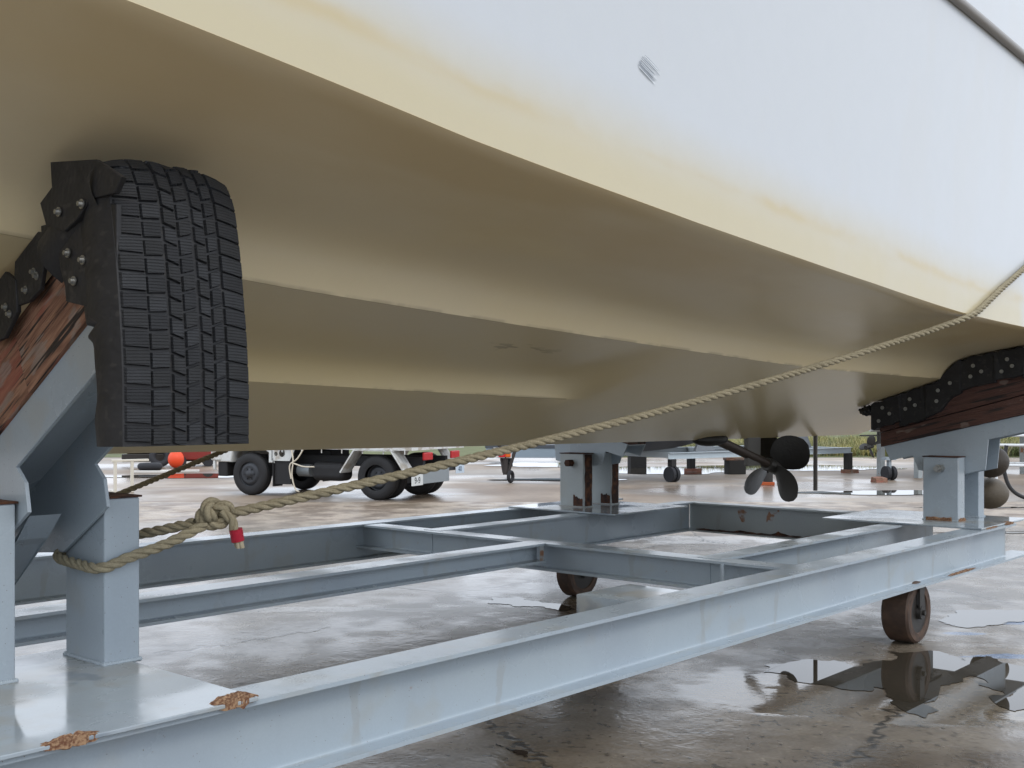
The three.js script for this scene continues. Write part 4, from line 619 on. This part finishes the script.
{
  // a third boat's propeller and stand at right, behind the stern arm
  const p = at(868, 478), s = thing('third_boat', 'pale third boat stern with a dark propeller, left of the stern arm', 'boat', p, 0.5), dk = matte(0x34322f, 0.5);
  const hullS = new THREE.Shape([[-1.2, 1.3], [0, 0.98], [1.2, 1.3], [1.3, 2.0], [-1.3, 2.0]].map(([a, b]) => new THREE.Vector2(a, b))); const hg = new THREE.ExtrudeGeometry(hullS, { depth: 5, bevelEnabled: true, bevelSize: 0.03, bevelThickness: 0.05, bevelSegments: 2 }); hg.rotateY(Math.PI / 2); hg.translate(0.1, 0, 0); part('hull', metreUV(hg), M.white, s);
  part('propeller_shaft', [cyl(0.03, 0.03, [0.05, 0.66, 0], [1.2, 1.02, 0])], dk, s); part('strut', box(0.28, 0.36, 0.7, 1.02, -0.02, 0.02), dk, s);
  part('skeg_bar', box(-0.22, 0.3, 0.86, 0.89, -0.02, 0.02), dk, s);
  const pr = part('propeller', cyl(0.05, 0.06, [-0.06, 0.62, 0], [0.1, 0.67, 0]), dk, s);
  for (let i = 0; i < 3; i++) { const g = new THREE.SphereGeometry(1, 16, 10); g.scale(0.018, 0.12, 0.085); g.rotateY(0.6); g.translate(0, 0.14, 0); g.rotateX(i * 2.094 + 0.5); g.translate(0.02, 0.645, 0); part('blade', g, dk, pr); }
  for (const [x, z] of [[0.9, 0.5], [0.9, -0.5], [4.2, 0.5], [4.2, -0.5]]) { const q = part('stand_leg', box(x - 0.06, x + 0.06, 0.0, 1.18, z - 0.06, z + 0.06), M.steelWorn, s); }
  const c = thing('caster_stand', 'dark twin caster with a brown chock, left of the stern post', 'caster', at(889, 480), 0.3); part('wheel', [cyl(0.14, 0.14, [-0.1, 0.14, 0], [-0.03, 0.14, 0], 26), cyl(0.14, 0.14, [0.03, 0.14, 0], [0.1, 0.14, 0], 26)], M.tyre, c); part('fork', [box(-0.03, 0.03, 0.12, 0.4, -0.04, 0.04), box(-0.12, 0.12, 0.4, 0.46, -0.08, 0.08)], matte(0x8b949a), c);
  const w = thing('timber_chock', 'brown timber wedge beside the twin caster', 'chock', at(880, 482), 0.2); part('wedge', prism([[-0.12, 0], [0.12, 0], [0.1, 0.08], [-0.08, 0.1]], -0.14, 0.1, 0.006), M.woodDark, w);
  // dark post with a rusty foot behind the propeller
  const d = thing('prop_stand', 'dark stand with a rusty orange foot behind the propeller', 'stand', at(768, 485)); part('post', [cyl(0.09, 0.09, [0, 0.05, 0], [0, 0.42, 0], 22), cyl(0.12, 0.12, [0, 0.42, 0], [0, 0.47, 0], 22)], matte(0x2a2826, 0.7), d); part('foot', box(-0.16, 0.1, 0.0, 0.06, -0.12, 0.12, 0.01), matte(0xa04a22, 0.8), d);
  for (const [u, v, n] of [[637, 468, 'dark block by the far post beyond the wet yard'], [735, 474, 'dark block behind the far trolley beam, left of the propeller']]) { const q = thing('keel_block', n, 'block', at(u, v), 0.2); part('block', box(-0.2, 0.2, 0, 0.3, -0.14, 0.14, 0.015), matte(0x262524, 0.8), q); part('top_timber', box(-0.24, 0.24, 0.3, 0.36, -0.1, 0.1, 0.01), M.woodDark, q); }
  // round brown fenders, hose and pipes behind the stern post
  const f1 = thing('round_fender', 'dark brown round rubber fender behind the stern post, the upper one', 'fender', world(9.3, 0.0, -3.09)), br = matte(0x3d352c, 0.6), br2 = matte(0x5e5548, 0.6);
  { const g = new THREE.SphereGeometry(0.14, 32, 20); g.scale(1, 0.92, 1); g.translate(0, 0.985, 0); part('float', g, br, f1); part('tether', cyl(0.012, 0.012, [0, 1.1, 0], [0, hullY(9.3, -3.09 - KEEL_T) - 0.002, 0], 10), M.ropeDark, f1); }
  const f2 = thing('round_fender', 'lighter grey-brown rubber fender hanging just below the dark one', 'fender', world(9.45, 0.0, -3.15)); { const g = new THREE.SphereGeometry(0.15, 32, 20); g.scale(1, 0.86, 1); g.translate(0, 0.72, 0); part('float', g, br2, f2); part('tether', cyl(0.012, 0.012, [0, 0.83, 0], [0, hullY(9.45, -3.15 - KEEL_T) - 0.002, 0], 10), M.ropeDark, f2); }
  const hs = thing('hose', 'black hose looping down at the right edge', 'hose', at(1018, 500)); { const c3 = new THREE.CatmullRomCurve3([[-0.18, 0.85, 0], [-0.22, 0.5, 0], [-0.12, 0.18, 0.02], [0.1, 0.035, 0.05], [0.5, 0.03, 0.1], [1.0, 0.03, 0.3]].map((p) => new THREE.Vector3(...p))); part('hose_tube', new THREE.TubeGeometry(c3, 60, 0.03, 10), matte(0x1c1c1d, 0.5), hs); }
  const rk = thing('pipe_rack', 'white pipe rack at the right edge behind the hose', 'rack', at(1030, 488), -0.3); for (const x of [-0.6, 0.7]) for (const z of [-0.4, 0.4]) part('leg', cyl(0.025, 0.025, [x, 0, z], [x, 0.95, z], 12), M.white, rk); for (const [y, z] of [[0.42, 0.4], [0.78, 0.4], [0.95, 0.4], [0.95, -0.4], [0.42, -0.4]]) part('rail', cyl(0.025, 0.025, [-0.75, y, z], [0.85, y, z], 12), M.white, rk); for (let i = 0; i < 4; i++) part('slat', box(-0.7, 0.8, 0.955 + 0.02, 1.0, -0.42 + i * 0.22, -0.26 + i * 0.22, 0.006), matte(0x9fa4a6, 0.6), rk);
}
// ------------------------------------------------------------------ weeds along the edge of the yard
{
  const tuft = (() => { const P = []; for (let b = 0; b < 9; b++) { const a = b / 9 * 6.283 + rnd(), h = rr(0.3, 0.62), w = rr(0.008, 0.016), lean = rr(0.05, 0.24), ca = Math.cos(a), sa = Math.sin(a); const q = (f, s) => [ca * lean * f * f + -sa * w * s * (1 - f), h * f, sa * lean * f * f + ca * w * s * (1 - f)]; for (let k = 0; k < 3; k++) { const f0 = k / 3, f1 = (k + 1) / 3; P.push(...q(f0, -1), ...q(f0, 1), ...q(f1, 1), ...q(f0, -1), ...q(f1, 1), ...q(f1, -1)); } } const g = new THREE.BufferGeometry(); g.setAttribute('position', new THREE.Float32BufferAttribute(P, 3)); g.computeVertexNormals(); return g; })();
  const n = 16000, im = new THREE.InstancedMesh(tuft, new THREE.MeshStandardMaterial({ color: 0xffffff, roughness: 0.9, side: THREE.DoubleSide }), n), m = new THREE.Matrix4(), q = new THREE.Quaternion(), col = new THREE.Color();
  for (let i = 0; i < n; i++) { const x = rr(1.5, 34), z = -33.5 - 9 * Math.pow(rnd(), 1.2) + 0.6 * (fbm(x, 3, 3) - 0.5), s = (0.6 + 0.9 * fbm(x * 0.8, z * 0.8, 3)) * (0.6 + 0.5 * rnd()); q.setFromAxisAngle(new THREE.Vector3(0, 1, 0), rnd() * 6.28); m.compose(new THREE.Vector3(x, 0, z), q, new THREE.Vector3(s * 1.3, s, s * 1.3)); im.setMatrixAt(i, m); const k = rnd(); const pt = fbm(x * 1.4, z * 1.4 + 3, 3); col.setRGB(mix(0.11, 0.42, k * pt * 1.7), mix(0.14, 0.36, k * pt * 1.7), mix(0.045, 0.16, k)); im.setColorAt(i, col); }
  im.name = 'weeds'; im.castShadow = im.receiveShadow = true; im.userData = { kind: 'stuff', label: 'yellow-green weeds along the far edge of the yard', category: 'weeds' }; scene.add(im);
  const soil = new THREE.PlaneGeometry(200, 60); soil.rotateX(-Math.PI / 2); soil.translate(0, 0.006, -33 - 30); structure('verge', metreUV(soil), std({ map: tex(256, 256, (u, v) => { const a = fbm(u * 12, v * 12, 5, 12); return mix3([0.06, 0.07, 0.025], [0.15, 0.16, 0.06], a); }, { rx: 0.3, ry: 0.3 }), roughness: 1 }));
}
renderer.render(scene, camera);
